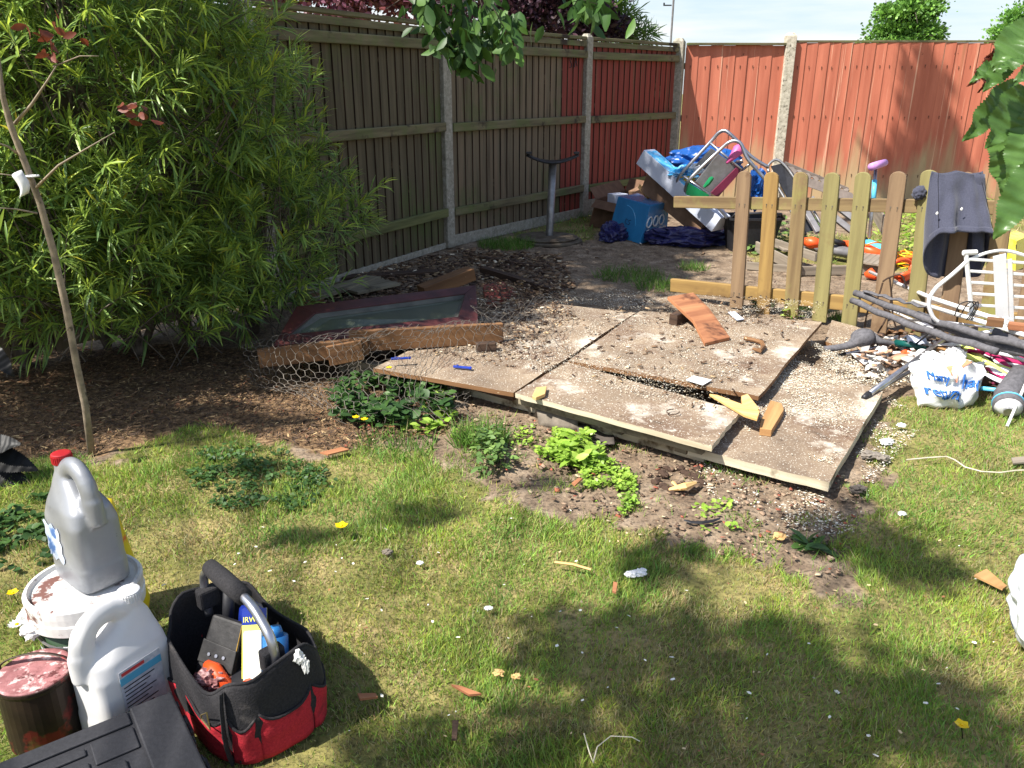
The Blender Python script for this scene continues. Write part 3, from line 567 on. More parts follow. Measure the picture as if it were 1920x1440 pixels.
flat_panel(P3+V(.03,0,0),B1,'short sunlit red fence panel between the corner and the mottled post',1.83,cap=True)
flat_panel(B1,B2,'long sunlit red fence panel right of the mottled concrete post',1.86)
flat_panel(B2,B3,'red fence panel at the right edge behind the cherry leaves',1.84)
# ---------------- trees ----------------
def tree(name,label,base,pts,tr,clumps,n,leaf,size,m,cols,up=.3,group=None,origin=None,barkm='bark',limbr=.035,cl=7):
    base=Vector(base); root=thing(name,label,'tree',base,group); s=MB(); P=[base]+[Vector(p) for p in pts]; s.tube([p for p in P],[tr*(1-.55*i/(len(P)-1)) for i in range(len(P))],9)
    top=P[-1]
    for c,r in clumps:
        c=Vector(c); rr=r if isinstance(r,(int,float)) else max(r)
        src=min(P[1:],key=lambda p:(p-c).length+.8*max(0,p.z-c.z)); mid=(src+c)/2+Vector((random.uniform(-.15,.15)*rr,random.uniform(-.15,.15)*rr,.12*rr))
        s.tube([src,mid,c],[limbr*1.0,limbr*.7,limbr*.3],6)
        for k in range(cl):
            q=c+Vector((random.gauss(0,.5),random.gauss(0,.5),random.gauss(0,.4)))*rr; s.tube([mid.lerp(c,.6+.06*k),(c+q)/2+V(0,0,.05*rr),q],[limbr*.35,limbr*.22,limbr*.1],4)
    part(root,'trunk',s,barkm,smooth=True)
    pos=[];dr=[]; tot=sum((x[1] if isinstance(x[1],(int,float)) else sum(x[1])/3)**2 for x in clumps)
    for c,r in clumps:
        R3=np.array([r,r,r*.8] if isinstance(r,(int,float)) else r); k=int(n*(R3.mean()**2)/tot)
        ns=max(6,int(26)); sub=rng.normal(0,1,(ns,3)); sub/=np.linalg.norm(sub,axis=1,keepdims=True); sub*=rng.random((ns,1))**.5; w_=rng.integers(0,ns,k)
        p=sub[w_]*.85+rng.normal(0,.17,(k,3)); pos.append(p*R3+np.array(c)); dr.append(p+rng.normal(0,.6,(k,3)))
    pos=np.concatenate(pos); dr=np.concatenate(dr); dr[:,2]+=up; k=len(pos)
    R=basis(dr,rng.normal(0,1,(k,3))+np.array([0,0,1.]),rng.normal(0,.7,k))
    mass('crown',*leaf,pos,R,rng.uniform(.6,1.25,k)*size,tints(k,cols,.3),m,parent=root,origin=tuple(base))
    return root
def sh(u,v,t,z=0,yy=None):   # where a bough must hang to shade this spot
    p=G(u,v,z) if yy is None else Y(u,v,yy); return tuple(p-SUN*t)
C1=[(1,1,1,2),(1.3,1.25,1,1),(.7,.75,.8,1)]
tree('overhanging_tree','tall tree behind the big bush with a low bough hanging at the top centre',(-3.6,4.4,0),[(-3.5,4.5,2),(-3.3,4.6,4),(-2.9,4.8,6),(-2.2,5.2,7.6)],.16,
  [(sh(1000,470,5.5),.95),(sh(1130,440,6),.9),(sh(1180,505,6),.7),(sh(930,520,5.2),.75),(sh(760,520,4.4),.8),(sh(860,620,4.6),.45),(sh(1742,150,7.0,yy=10.3),(0.16,0.20,0.30)),(sh(1742,210,6.6,yy=10.3),(0.20,0.25,0.30)),(sh(1750,280,7.2,yy=10.3),(0.26,0.30,0.35)),(sh(1745,300,6.7,yy=10.3),(0.30,0.30,0.35)),(sh(1715,360,7.2,yy=10.3),(0.33,0.35,0.30)),(sh(1770,380,6.8,yy=10.3),(0.42,0.40,0.35)),(sh(1720,420,7.0,yy=10.3),(0.40,0.40,0.30)),(sh(1810,430,7.2,yy=10.3),(0.45,0.40,0.35)),(sh(1090,560,5),.45),(sh(1245,470,6.3),.5)],30000,LEAF_O,.11,'leaf_green',C1,limbr=.04)
tree('shade_tree','broad garden tree standing behind the camera that dapples the lawn',(-4.3,-2.2,0),[(-4.2,-2.1,1.8),(-4,-1.9,3.2),(-3.4,-1.4,4.4)],.18,
  [(sh(1080,1195,3.9),.17),(sh(1210,1230,3.9),.22),(sh(1400,1240,4.1),.20),(sh(1580,1300,4.2),.20),(sh(1250,1390,4),.15),(sh(1500,1430,4),.22),(sh(1620,1000,4.6),.2),(sh(1700,1060,4.6),.16),(sh(1240,1050,4.4),.13),(sh(780,965,4.4),(.13,.06,.06)),(sh(740,1420,3.7),.13),(sh(980,1400,3.7),.15),(sh(1800,1370,4.3),.22),(sh(330,790,4),(.5,.2,.2)),(sh(60,800,4),.45),(sh(480,880,4.2),(.14,.05,.05)),(sh(1010,905,4.4),(.1,.05,.05)),(sh(560,1010,4.1),(.12,.06,.06))],11000,LEAF_O,.055,'leaf_green',C1,limbr=.012,cl=3)
tree('purple_plum_tree','dark purple leaved tree overhanging the weathered fence panel from behind',(.4,12.0,0),[(.5,11.9,1.5),(.7,11.6,2.6)],.14,
  [((.25,10.6,2.35),(1.0,.7,.6)),((.75,10.8,2.55),(.7,.6,.6)),((.1,10.8,3.0),(1,.8,.8)),((.5,10.9,3.6),(1.2,1,.8)),((1.15,10.9,2.1),(.34,.3,.26))],30000,LEAF_O,.075,'leaf_purple',[(.8,.9,1,3),(1.3,1.2,1.2,1),(.9,1.5,.8,.5)],limbr=.03)
tree('copper_tree','reddish leaved tree far beyond the mossy fence panel',(-3.3,18,0),[(-3.3,18,1.6)],.15,
  [((-3.4,18,3.4),(1.3,1.1,.95)),((-1.9,18.3,3.2),(1.2,1,.6)),((-4.8,18,3.4),(1,1,.8))],9000,LEAF_R,.12,'leaf_purple',[(5,5,5,2),(7,6,6,1),(3,3,2.5,2)],limbr=.04)
tree('ash_sapling','light green young tree just right of the purple tree behind the fence',(2.3,12.6,0),[(2.1,12.5,1.5)],.06,
  [((1.5,12.4,2.2),(.35,.35,.3)),((1.75,12.4,2.05),(.28,.3,.2)),((1.3,12.4,2.6),(.4,.4,.3))],2600,LEAF_N,.16,'leaf_green',[(1.5,1.4,1,1)],limbr=.02)
def px3(u,v,y): return tuple(Y(u,v,y))
tree('oak_tree','round crowned oak in the distance above the red end fence',(px3(1697,150,70)[0],70,0),[(px3(1697,150,70)[0],70,4)],.5,
  [(px3(1712,12,70),(2.5,2.2,1.2)),(px3(1690,38,70),(2.4,2.2,1.3)),(px3(1745,18,70),(1.4,1.4,1.0)),(px3(1657,66,70),(1.7,1.7,1.1)),(px3(1700,66,70),(2.1,2,1.0)),(px3(1742,68,70),(1.3,1.5,1.1)),(px3(1660,18,70),(.8,1,.5)),(px3(1690,110,70),(4,3,2))],15000,LEAF_R,.24,'leaf_green',[(2.2,2.1,1.8,2),(3.0,2.8,2.2,1),(1.4,1.5,1.4,1)],limbr=.12)
tree('field_tree','pale green tree at the right edge of the sky beyond the red fence',(px3(1905,120,90)[0],90,0),[(px3(1900,120,90)[0],90,3)],.5,
  [(px3(1905,55,90),(2.2,2,2)),(px3(1885,66,90),(1.8,2,1.4)),(px3(1925,45,90),(2.4,2,2.4)),(px3(1900,110,90),(4,3,2.4))],7000,LEAF_R,.3,'leaf_green',[(2.3,2.3,2.2,2),(3.0,2.8,2.4,1)],limbr=.12)
pp=Y(1257,78,30); root=thing('utility_pole','thin pole with a small crossbar standing far behind the corner post','pole',(pp.x,pp.y,0)); s=MB(); s.tube([(pp.x,pp.y,0),(pp.x+.02,pp.y,4.3)],.035,8); part(root,'shaft',s,'grey_plastic'); s=MB(); q=Y(1256,10,30); s.beam(q-V(.22,0,0),q+V(.06,0,0),.04,.04); s.box(q-V(.2,0,-.05),.05,.05,.06); part(root,'crossbar',s,'steel_dark')
# ---------------- big bush ----------------
broot=thing('willow_leaf_bush','huge bush of long narrow glossy leaves filling the left side','bush',(-2.3,4.2,0)); st=MB(); pos=[];dr=[];sz=[];tpc=[]
LOBES=[((-2.15,4.0,1.35),(.95,.85,.85),1.0),((-2.6,3.8,.75),(.8,.7,.55),.7),((-1.85,3.95,1.95),(.68,.7,.6),.7),((-1.48,4.15,1.40),(.36,.4,.45),.36),((-1.42,4.7,1.10),(.30,.36,.40),.34),((-1.42,4.35,.55),(.42,.42,.42),.45),((-2.1,3.65,.7),(.6,.5,.45),.5),((-1.15,5.0,.62),(.20,.25,.2),.12),((-2.9,3.6,1.7),(.8,.7,.8),.6),((-1.75,4.0,.40),(.4,.4,.28),.25)]
tot=sum(l[2] for l in LOBES)
for c,r,wt in LOBES:
    c=np.array(c); r=np.array(r)
    for i in range(int(2300*wt/tot)):
        q=rng.normal(0,1,3); q/=np.linalg.norm(q); q*=rng.random()**.28
        if q[1]>.55 and random.random()<.6: q[1]*=-1
        p=c+q*r+rng.normal(0,.04,3)
        if p[2]<.14: continue
        dd=q*np.array([1,1,.6])+np.array([0,-.1,.75])+rng.normal(0,.28,3); dd/=np.linalg.norm(dd); Ls=rng.uniform(.10,.2)
        nl=rng.integers(18,27); t=rng.random(nl)**.75; ax=p[None]+dd[None]*(t[:,None]*Ls); a=rng.uniform(0,6.28,nl)
        s1=np.cross(dd,[0,0,1.]); s1/=np.linalg.norm(s1)+1e-6; s2=np.cross(s1,dd)
        out=s1[None]*np.cos(a)[:,None]+s2[None]*np.sin(a)[:,None]; d_=out*(1.15-.7*t[:,None])+dd[None]*(.55+.6*t[:,None])
        pos.append(ax); dr.append(d_); sz.append(rng.uniform(.075,.15,nl)*(1.1-.45*t)); tpc.append(t)
        if i%4==0: st.tube([Vector(p-dd*.25+np.array([0,0,-.08])),Vector(p),Vector(p+dd*Ls)],[.004,.003,.001],4,cap=False)
for bx,by in [(-2.0,4.1),(-2.25,4.25),(-1.75,4.2),(-1.5,4.5),(-2.5,3.9)]:
    for k in range(4):
        e=V(bx+random.uniform(-.6,.6),by+random.uniform(-.4,.4),random.uniform(1.2,2.3)); b_=V(bx,by,0); st.tube([b_,b_.lerp(e,.4)+V(random.uniform(-.1,.1),0,0),e],[.022,.014,.006],6)
pos=np.concatenate(pos); dr=np.concatenate(dr); sz=np.concatenate(sz); k=len(pos); R=basis(dr,np.tile([[0,0,1.]],(k,1))+rng.normal(0,.35,(k,3)))
part(broot,'stems',st,'bark',smooth=True)
mass('foliage',*LEAF_N,pos,R,np.stack([sz*.8*rng.uniform(.7,1.3,k),sz,sz*rng.uniform(.2,1.8,k)],1),tints(k,[(1,1,1,4),(1.6,1.4,1,2),(.55,.62,.8,1.5),(1.6,1.0,.5,.12)],.3)*(1+np.concatenate(tpc)[:,None]**3*np.array([[.9,.6,.1]])),'leaf_bush',parent=broot,origin=(-2.3,4.2,0))
# sapling in front of the bush
base=G(172,850); sap=thing('cherry_sapling','thin bare young tree leaning left in front of the big bush','tree',base); Ysap=base.y
tp=[(172,850),(160,760),(143,680),(125,580),(100,470),(75,380),(45,300),(20,235),(5,180),(-6,90)]; T=[Y(u,v,Ysap-.02*i) for i,(u,v) in enumerate(tp)]; T[0]=base
s=MB(); s.tube(T,[.014,.0135,.013,.0125,.012,.011,.0105,.010,.0085,.006],9)
for i in (1,2,3,4,5,6,7): s.tube([T[i]-V(0,0,.006),T[i],T[i]+V(0,0,.006)],[.013-.0006*i]*1+[.0155-.0007*i]+[.013-.0006*i],9,cap=False)
part(sap,'trunk',s,'bark_young',smooth=True)
def br(pts,r0,dy=-.1):
    s=MB(); P=[Y(u,v,Ysap-.12+dy*i/len(pts)) for i,(u,v) in enumerate(pts)]; s.tube(P,[r0*(1-.7*i/(len(pts)-1)) for i in range(len(pts))],6); part(sap,'branch',s,'bark_young',smooth=True); return P
br([(68,352),(110,310),(160,280),(215,248)],.005); b2=br([(28,232),(60,195),(90,150),(105,125)],.006); b3=br([(100,125),(150,105),(185,105)],.003); br([(36,290),(15,275),(-20,262)],.005); br([(58,335),(30,330),(-30,322)],.004); br([(70,400),(30,392),(-30,388)],.004)
s=MB(); c=Y(47,345,Ysap-.16); s.grid(lambda u,v:(c+V((u-.5)*.035+.01*math.sin(v*4),-.02-.02*math.sin(u*3.1),(v-.5)*.075+.02*(u-.5))),6,6); part(sap,'paper_tag',s,'white_paint',smooth=True,solid=.0008)
s=MB(); s.tube([Y(60,330,Ysap-.14)+V(.02*math.cos(a),.02*math.sin(a),0) for a in [i*.52 for i in range(12)]],.003,5,closed=True); part(sap,'tie',s,'white_paint')
cl=[];cd=[]
for (u,v,n_,r_) in [(75,70,6,.03),(95,100,6,.03),(110,70,5,.03),(260,212,7,.02),(250,205,6,.02)]:
    for i in range(n_): cl.append(Y(u,v,Ysap-.15)+V(random.gauss(0,r_),random.gauss(0,r_),random.gauss(0,r_))); cd.append((random.gauss(0,1),random.gauss(0,1),-.4))
k=len(cl); mass('leaves',*LEAF_O,np.array([tuple(c) for c in cl]),basis(np.array(cd),rng.normal(0,1,(k,3))),np.full(k,.045),tints(k,[(1,1,1)]),'leaf_red',parent=sap,origin=tuple(base))
# hanging bough at the top centre, on the overhanging tree
ot=bpy.data.objects['overhanging_tree']; s=MB(); A=V(-2.9,4.8,3.9); E=Y(880,-40,4.3); s.tube([A,A.lerp(E,.5)+V(0,0,.5),E,Y(880,40,4.25)],[.03,.02,.012,.004],6)
lv=[];ld=[]
for (u,v) in [(830,-20),(860,10),(880,40),(905,15),(935,20),(850,50),(870,80),(845,70),(900,60),(925,50),(800,0),(820,25),(880,100),(860,95),(940,40),(950,60),(1080,-5),(1100,0),(1120,8),(790,-10)]:
    e=Y(u,v,4.25+random.uniform(-.15,.15)); s.tube([E.lerp(e,.1),e.lerp(E,.5)+V(0,0,.03),e],[.005,.003,.0015],4)
    for i in range(16): lv.append(e+V(random.gauss(0,.05),random.gauss(0,.06),random.gauss(0,.045))); ld.append((random.gauss(0,.7),random.gauss(0,.5),-.9))
part(ot,'bough',s,'bark',smooth=True); k=len(lv)
mass('bough_leaves',*LEAF_O,np.array([tuple(c) for c in lv]),basis(np.array(ld),rng.normal(0,1,(k,3))),rng.uniform(.06,.11,k),tints(k,[(.6,.7,.7,2),(1.1,1.1,.9,1)]),'leaf_green',parent=ot,origin=tuple(ot.location))
# second hanging twig in front of the middle concrete post (purple tree)
# cherry tree at the right with the close hanging leaves
cb=V(1.75,.25,0); ct=thing('cherry_tree','cherry branch with large serrated leaves hanging in at the right edge','tree',cb); s=MB(); Tt=Y(1990,60,.85); s.tube([cb,cb+V(-.02,.05,.8),cb+V(-.15,.15,1.5),cb+V(-.3,.25,2.0)],[.05,.045,.035,.02],9); s.tube([cb+V(-.18,.17,1.6),V(1.15,.7,1.75),Tt,Y(1935,95,.82),Y(1880,110,.80)],[.014,.008,.005,.004,.003],7); part(ct,'trunk',s,'bark_young',smooth=True)
lf=MB()
def serr_leaf(mb,a,b,w_,nrm,curl=.15,n=56):
    a=Vector(a); b=Vector(b); d=b-a; L_=d.length; d.normalize(); nrm=Vector(nrm).normalized(); sd=d.cross(nrm).normalized(); nrm=sd.cross(d); b0=len(mb.v)
    for i in range(n+1):
        t=i/n; ww=w_*math.sin(math.pi*t**.85)**.75*(1-.1*t); se=(1+.07*((i%2)*2-1)) if 0<i<n else 1; wav=.006*math.sin(t*17)
        c=a+d*L_*t-nrm*(curl*L_*t*t)
        rip=.0011*math.sin(i*.9)
        for k,(q,zz) in enumerate(((-1,.35),(-.5,.2),(0,0),(.5,.2),(1,.35))): mb.v.append(c+sd*(q*ww*(se if abs(q)==1 else 1))+nrm*(zz*ww*.5+wav*abs(q)*.5+(rip if abs(q)==.5 else 0)))
    for i in range(n):
        for k in range(4): x=b0+i*5+k; mb.face((x,x+1,x+6,x+5))
LV=[((1905,150),(1815,262),.79,.014),((1918,160),(1856,276),.74,.0155),((1868,225),(1884,366),.75,.012),((1935,40),(1867,116),.72,.014),((1955,290),(1871,443),.66,.0145),((1935,205),(1893,338),.73,.013),((1880,115),(1828,145),.78,.008),((1900,100),(1850,165),.77,.010),((1930,95),(1866,130),.76,.010),((1990,110),(1905,150),.72,.014),((1995,170),(1930,255),.74,.014)]
for i,(a,b_,yy,w_) in enumerate(LV): serr_leaf(lf,Y(*a,yy),Y(*b_,yy-.02),w_,(random.uniform(-.5,.3),-1,random.uniform(.0,.6)),curl=random.uniform(.0,.12))
part(ct,'leaves',lf,'leaf_cherry',smooth=True); lf=MB()
for a,b_ in (((1868,95),(1828,160)),((1872,108),(1842,130)),((1862,90),(1850,170))): serr_leaf(lf,Y(*a,.79),Y(*b_,.78),.006,(.3,-1,.2),.2)
part(ct,'young_leaves',lf,'leaf_red',smooth=True)
# broad leaved plant at the far left
pl=G(10,900); root=thing('burdock','broad dark leaf drooping at the far left edge under the bush','plant',pl); lf=MB()
for a,b_,w_ in (((-40,850),(55,870),.05),((-40,880),(50,905),.05),((-30,840),(20,825),.04),((-30,640),(20,700),.03)): serr_leaf(lf,Y(*a,pl.y),Y(*b_,pl.y-.05),w_,(.1,-.7,.8),.25)
part(root,'leaves',lf,'leaf_green',smooth=True); s=MB(); s.tube([pl+V(-.12,0,0),Y(-40,860,pl.y),Y(-30,700,pl.y)],.004,5); part(root,'stem',s,'leaf_green')
# ---------------- deck boards ----------------
def pboard(name,label,px,z,th,m='board_top',catg='board',zs=None,warp=.006,seg=14,group=None):
    c=[G(u,v,(zs[i] if zs else z)) for i,(u,v) in enumerate(px)]; s=MB(); b=0; sd=random.random()*50
    if (c[1]-c[0]).cross(c[3]-c[0]).z<0: c=[c[1],c[0],c[3],c[2]]
    def top(u,v):
        p=(c[0]*(1-u)+c[1]*u)*(1-v)+(c[3]*(1-u)+c[2]*u)*v; e=.006*mn.noise(V(p.x*9,p.y*9,sd)); q=V(0,0,warp*mn.noise(V(p.x*2+sd,p.y*2,1)))
        if u in(0,1) or v in(0,1): p=p+V(e,e*.7,0)+V(.002*math.sin(p.x*70+p.y*50),.002*math.sin(p.y*83),0)
        return p+q
    s.grid(top,seg,seg); n0=len(s.v); W=seg+1; s.v+=[v-V(0,0,th) for v in s.v[:n0]]
    for f in list(s.f): s.face([k+n0 for k in f][::-1])
    bd=[i for i in range(W)]+[W*j+seg for j in range(1,W)]+[W*seg+i for i in range(seg-1,-1,-1)]+[W*j for j in range(seg-1,0,-1)]
    s.m=1; l=0
    for i in range(len(bd)):
        a_,b_=bd[i],bd[(i+1)%len(bd)]; dl=(s.v[b_]-s.v[a_]).length; s.face((b_,a_,a_+n0,b_+n0),[(l+dl,th),(l,th),(l,0),(l+dl,0)]); l+=dl
    for i,v in enumerate(s.v[:n0]): pass
    return solo(name,s,[m,'weathered_white' if 'lowest' in label else 'plank_brown'],label,catg,group)
B=[pboard('floor_board','large weathered board in the middle of the floor with white shavings on it',[(1066,676),(1424,742),(1541,603),(1200,583)],.13,.02),
 pboard('floor_board','front weathered board whose right corner sticks out over the lowest board',[(966,737),(1334,838),(1390,770),(1062,680)],.128,.022),
 pboard('floor_board','shaded weathered board between the leaning window and the diagonal seam',[(700,690),(962,736),(1192,586),(960,560)],.122,.02),
 pboard('floor_board','lowest weathered board lying in the right front with a white front edge',[(1290,838),(1555,905),(1655,735),(1440,655)],.07,.035),
 pboard('floor_board','tan board end lying between the picket fence and the large middle board',[(1545,640),(1630,665),(1650,625),(1560,600)],.03,.02,warp=.003)]
def pbeam(name,label,a,b,w_,h,m,catg,za=0,zb=None,bevel=.003,group=None,roll=0,warp=0):
    zb=za if zb is None else zb; A=G(*a,za); Bq=G(*b,zb); s=MB(); s.beam(A,Bq,w_,h,roll=roll); return solo(name,s,m,label,catg,group,bevel=bevel)
pbeam('joist','white weathered joist under the front edge of the shaded board',(820,712),(1075,778),.045,.06,'weathered_white','joist',.035)
pbeam('joist','white weathered joist under the front board behind the folded felt',(1078,782),(1325,852),.045,.055,'weathered_white','joist',.03)
pbeam('joist','grey joist under the chicken wire',(640,682),(815,712),.045,.07,'beam_grey','joist',.035)
pbeam('joist','dark upper joist just under the shaded board',(770,688),(965,742),.03,.045,'rotten','joist',.085)
pbeam('joist','dark upper joist just under the front board',(975,748),(1320,842),.03,.04,'beam_grey','joist',.085)
s=MB(); 
for t in (.15,.55,.9):
    c=G(1000,748,.06).lerp(G(1320,842,.06),t); s.box(c,.05,.06,.06,rz=-.7)
solo('support_block',s,'beam_grey','small wooden packing blocks between the joist and the front board','block',kind='stuff')
# timber and scraps lying about
def scrap(name,label,px,z,th,m,catg='offcut',lift=None,group=None,bevel=.002):
    zs=lift or [z]*len(px); P=[G(u,v,zs[i]) for i,(u,v) in enumerate(px)]; n=(P[1]-P[0]).cross(P[-1]-P[0]); n=n if n.z>0 else -n; n.normalize()
    s=MB(); s.prism([p-n*th for p in P],n*th); return solo(name,s,m,label,catg,group,bevel=bevel)
scrap('plank','reddish split plank lying diagonally on the big board by the first picket',[(1252,556),(1300,548),(1330,578),(1369,632),(1322,643),(1300,600)],.16,.02,'plank_red','plank',lift=[.24,.24,.2,.15,.15,.19])
pbeam('offcut','short dark block propping up the reddish split plank',(1262,600),(1285,590),.05,.06,'rotten','offcut',.16)
scrap('splinter','long pale splinter of fresh wood at the corner of the front board',[(1330,738),(1345,740),(1425,770),(1420,785),(1395,777)],.145,.012,'split_wood','splinter')
scrap('splinter','short pale splinter leaning against the long pale splinter',[(1390,742),(1402,738),(1424,766),(1410,776),(1392,760)],.14,.02,'split_wood','splinter')
scrap('offcut','orange tan wooden offcut standing next to the pale splinters on the lowest board',[(1426,790),(1445,750),(1466,756),(1470,768),(1447,806),(1425,803)],.10,.03,'plank_tan')
scrap('offcut','small yellowish offcut near the left tip of the front board',[(998,742),(1005,726),(1025,724),(1022,738),(1005,745)],.15,.015,'split_wood')
s=MB(); s.tube([G(u,v,.15) for u,v in ((1396,634),(1415,638),(1428,642),(1432,650),(1425,658),(1412,654))],[.012,.011,.012,.012,.010,.008],6); solo('bark_strip',s,'plank_brown','curled brown strip of bark on the big board right of the reddish plank','bark strip')
scrap('paper','crumpled white paper lying on the middle of the big board',[(1286,712),(1300,704),(1335,712),(1318,722)],.142,.002,'white_paint','paper',bevel=0)
scrap('paper','blue grey crumpled wrapper on the board behind the reddish plank',[(1365,585),(1378,584),(1395,598),(1382,600)],.145,.004,'card_white','wrapper',bevel=0)
s=MB(); s.tube([G(1262+12*math.cos(a),772+5*math.sin(a),.14) for a in [i*.6 for i in range(9)]],.002,5); solo('washer_ring',s,'rotten','thin dark ring of wire on the front board','ring')
s=MB(); s.tube([G(u,v,.015) for u,v in ((1283,975),(1295,979),(1315,980),(1335,977),(1350,972))],[.004,.007,.008,.007,.004],8,flat=.5); solo('plastic_strip',s,'black_plastic','curved black plastic strip on the bare soil','plastic strip')
# chewed hole in the soil
s=MB()
for i in range(40):
    a=random.uniform(0,6.28); r=random.uniform(.5,1); c=G(1270+55*r*math.cos(a),900+26*r*math.sin(a),0); q=random.uniform(.006,.02); s.blob(c,(q,q,q*.7),amp=.4,sub=1,seed=i)
tag(solo('soil_clods',s,'rotten','loose dark soil clods round the dug hole','soil clods'),None,None,kind='stuff')
s=MB(); s.tube([G(1255,918,.01),G(1285,912,.035),G(1305,905,.03)],[.006,.014,.005],6); s.tube([G(1262,905,.01),G(1275,918,.03)],[.008,.003],5); solo('root_stump',s,'split_wood','pale broken root sticking out of the dug hole','root')
pbeam('offcut','dark rotten timber in the shade left of the low picket rail',(905,505),(1035,545),.06,.045,'rotten','timber',.05,.03)
pbeam('offcut','thin dark lath lying above the rotten timber in the shade',(880,478),(1010,500),.03,.02,'rotten','lath',.02)
pbeam('offcut','pale yellow lath end next to the red brick',(975,533),(1025,545),.03,.03,'split_wood','lath',.02)
scrap('brick','dull red broken paving brick behind the leaning window',[(905,533),(945,528),(968,545),(950,560),(912,563)],.07,.05,'brick_red','brick')
pbeam('plank','wedge ended grey plank behind the leaning window',(790,548),(884,512),.10,.08,'plank_brown','plank',.12,.20)
pbeam('plank','long flat dark plank lying along the foot of the mossy fence',(640,520),(820,508),.12,.02,'rotten','plank',.02)
pbeam('plank','pale plank lying in the shade between bush and window',(575,560),(700,520),.14,.025,'beam_grey','plank',.06,.04)
pbeam('offcut','short brown block of wood beside the bush behind the window',(565,565),(600,556),.08,.05,'plank_brown','offcut',.05)
pbeam('plank','flat board in the shade behind the window frame',(650,545),(730,528),.25,.02,'beam_grey','board',.04)
s=MB()
def debris(px,n,zlo,zhi,l,cols,label,m='chips',flat=.15,asp=(.3,.8),name='wood_debris',catg='debris',dens=None,box=False,zfun=None,kind='stuff',seed=1):
    P=GP(px); A=np.array(P); lo=A.min(0); hi=A.max(0); x=rng.uniform(lo[0],hi[0],n*3); y=rng.uniform(lo[1],hi[1],n*3); k=inpoly(x,y,P)
    if dens is not None: k&=(fbm(x,y,dens[0],dens[1])>dens[2]+rng.normal(0,.05,len(x)))
    x,y=x[k][:n],y[k][:n]; n=len(x); z=rng.uniform(zlo,zhi,n); a=rng.uniform(0,6.28,n); d=np.stack([np.cos(a),np.sin(a),rng.normal(0,.15,n)],1)
    R=basis(d,np.tile([[0,0,1.]],(n,1))+rng.normal(0,.25,(n,3))); L_=rng.uniform(l[0],l[1],n); w_=L_*rng.uniform(asp[0],asp[1],n); th=np.minimum(L_*flat,.012)
    if box: tv=[(-.5,-.5,-.5),(.5,-.5,-.5),(.42,.5,-.5),(-.5,.5,-.5),(-.5,-.5,.5),(.5,-.42,.5),(.5,.5,.5),(-.4,.5,.5)]; tf=[(3,2,1,0),(4,5,6,7),(0,1,5,4),(1,2,6,5),(2,3,7,6),(3,0,4,7)]
    else: tv=[(-.5,-.35,0),(.2,-.5,.25),(.5,.1,.1),(.1,.5,0),(-.4,.3,.4)]; tf=[(0,1,2),(0,2,4),(2,3,4)]
    return mass(name,tv,tf,np.stack([x,y,z],1),R,np.stack([w_,L_,th],1),tints(n,cols,.2),m,label=label,cat=catg,kind=kind)
WH=[(*S(226,220,204),3),(*S(208,192,164),1.5),(*S(168,148,120),1)]
debris([(968,735),(1334,836),(1422,742),(1541,605),(1200,584),(1060,680)],14000,.131,.135,(.002,.0075),WH,'white wood shavings scattered over the middle boards',name='wood_shavings',catg='shavings',dens=(7,101,.54))
debris([(968,735),(1334,836),(1422,742),(1541,605),(1200,584),(1060,680)],7000,.131,.134,(.0015,.006),WH,'thin sprinkle of shavings on the middle boards',name='wood_shavings',catg='shavings')
debris([(1350,850),(1555,905),(1650,740),(1500,650),(1430,745),(1395,775)],20000,.071,.077,(.002,.0085),WH,'thick white shavings heaped on the lowest board',name='wood_shavings',catg='shavings',dens=(6,113,.50))
debris([(960,640),(1060,560),(1200,583),(1060,670),(985,725),(830,700)],8000,.123,.127,(.002,.0075),WH,'shavings on the shaded board and the soil by the seam',name='wood_shavings',catg='shavings',dens=(6,120,.56))
debris([(1300,865),(1560,925),(1665,745),(1740,790),(1640,900),(1600,1000),(1480,1020),(1330,930)],7000,.002,.010,(.003,.011),WH,'white shavings spilt on the soil and grass round the lowest board',name='wood_shavings',catg='shavings',dens=(5,131,.50))
debris([(1560,640),(1700,660),(1720,720),(1640,740),(1540,690)],4000,.01,.04,(.004,.014),WH,'white shavings spilt beside the junk pile',name='wood_shavings',catg='shavings')
debris([(1060,545),(1260,560),(1200,583),(1000,560)],2000,.002,.008,(.003,.009),WH,'pale shavings on the soil behind the boards',name='wood_shavings',catg='shavings',dens=(5,140,.5))
DK2=[(*S(96,74,56),2),(*S(130,104,80),2),(*S(70,52,42),2),(*S(176,150,116),.8),(*S(220,206,180),.3)]
debris([(560,600),(680,515),(860,470),(1050,480),(1080,545),(980,600),(900,540),(600,575)],2800,.002,.03,(.008,.055),DK2,'broken bits of rotten wood and bark in the shade behind the window',box=True,asp=(.15,.5))
debris([(840,640),(900,560),(1060,560),(1080,640),(960,700)],1500,.12,.135,(.004,.03),DK2,'bark crumbs on the shaded board right of the window',box=True,asp=(.2,.6))
debris([(700,690),(962,736),(1100,640),(940,560)],1500,.121,.13,(.003,.02),DK2,'dirt and crumbs on the shaded board',box=True,asp=(.3,.8))
debris([(980,735),(1334,836),(1422,742),(1541,605),(1200,584)],450,.134,.142,(.006,.03),DK2,'dark wood crumbs on the middle boards',box=True,asp=(.15,.5))
debris([(1000,430),(1400,400),(1700,450),(1700,620),(1560,590),(1260,545),(1060,545),(900,480)],1100,.002,.012,(.01,.05),DK2,'twigs and chips on the bare soil behind the picket fence',asp=(.1,.5))
LT=[(*S(142,112,80),2),(*S(112,88,66),3),(*S(86,68,54),4),(*S(182,156,114),.9),(*S(68,54,44),3),(*S(134,84,58),.8)]
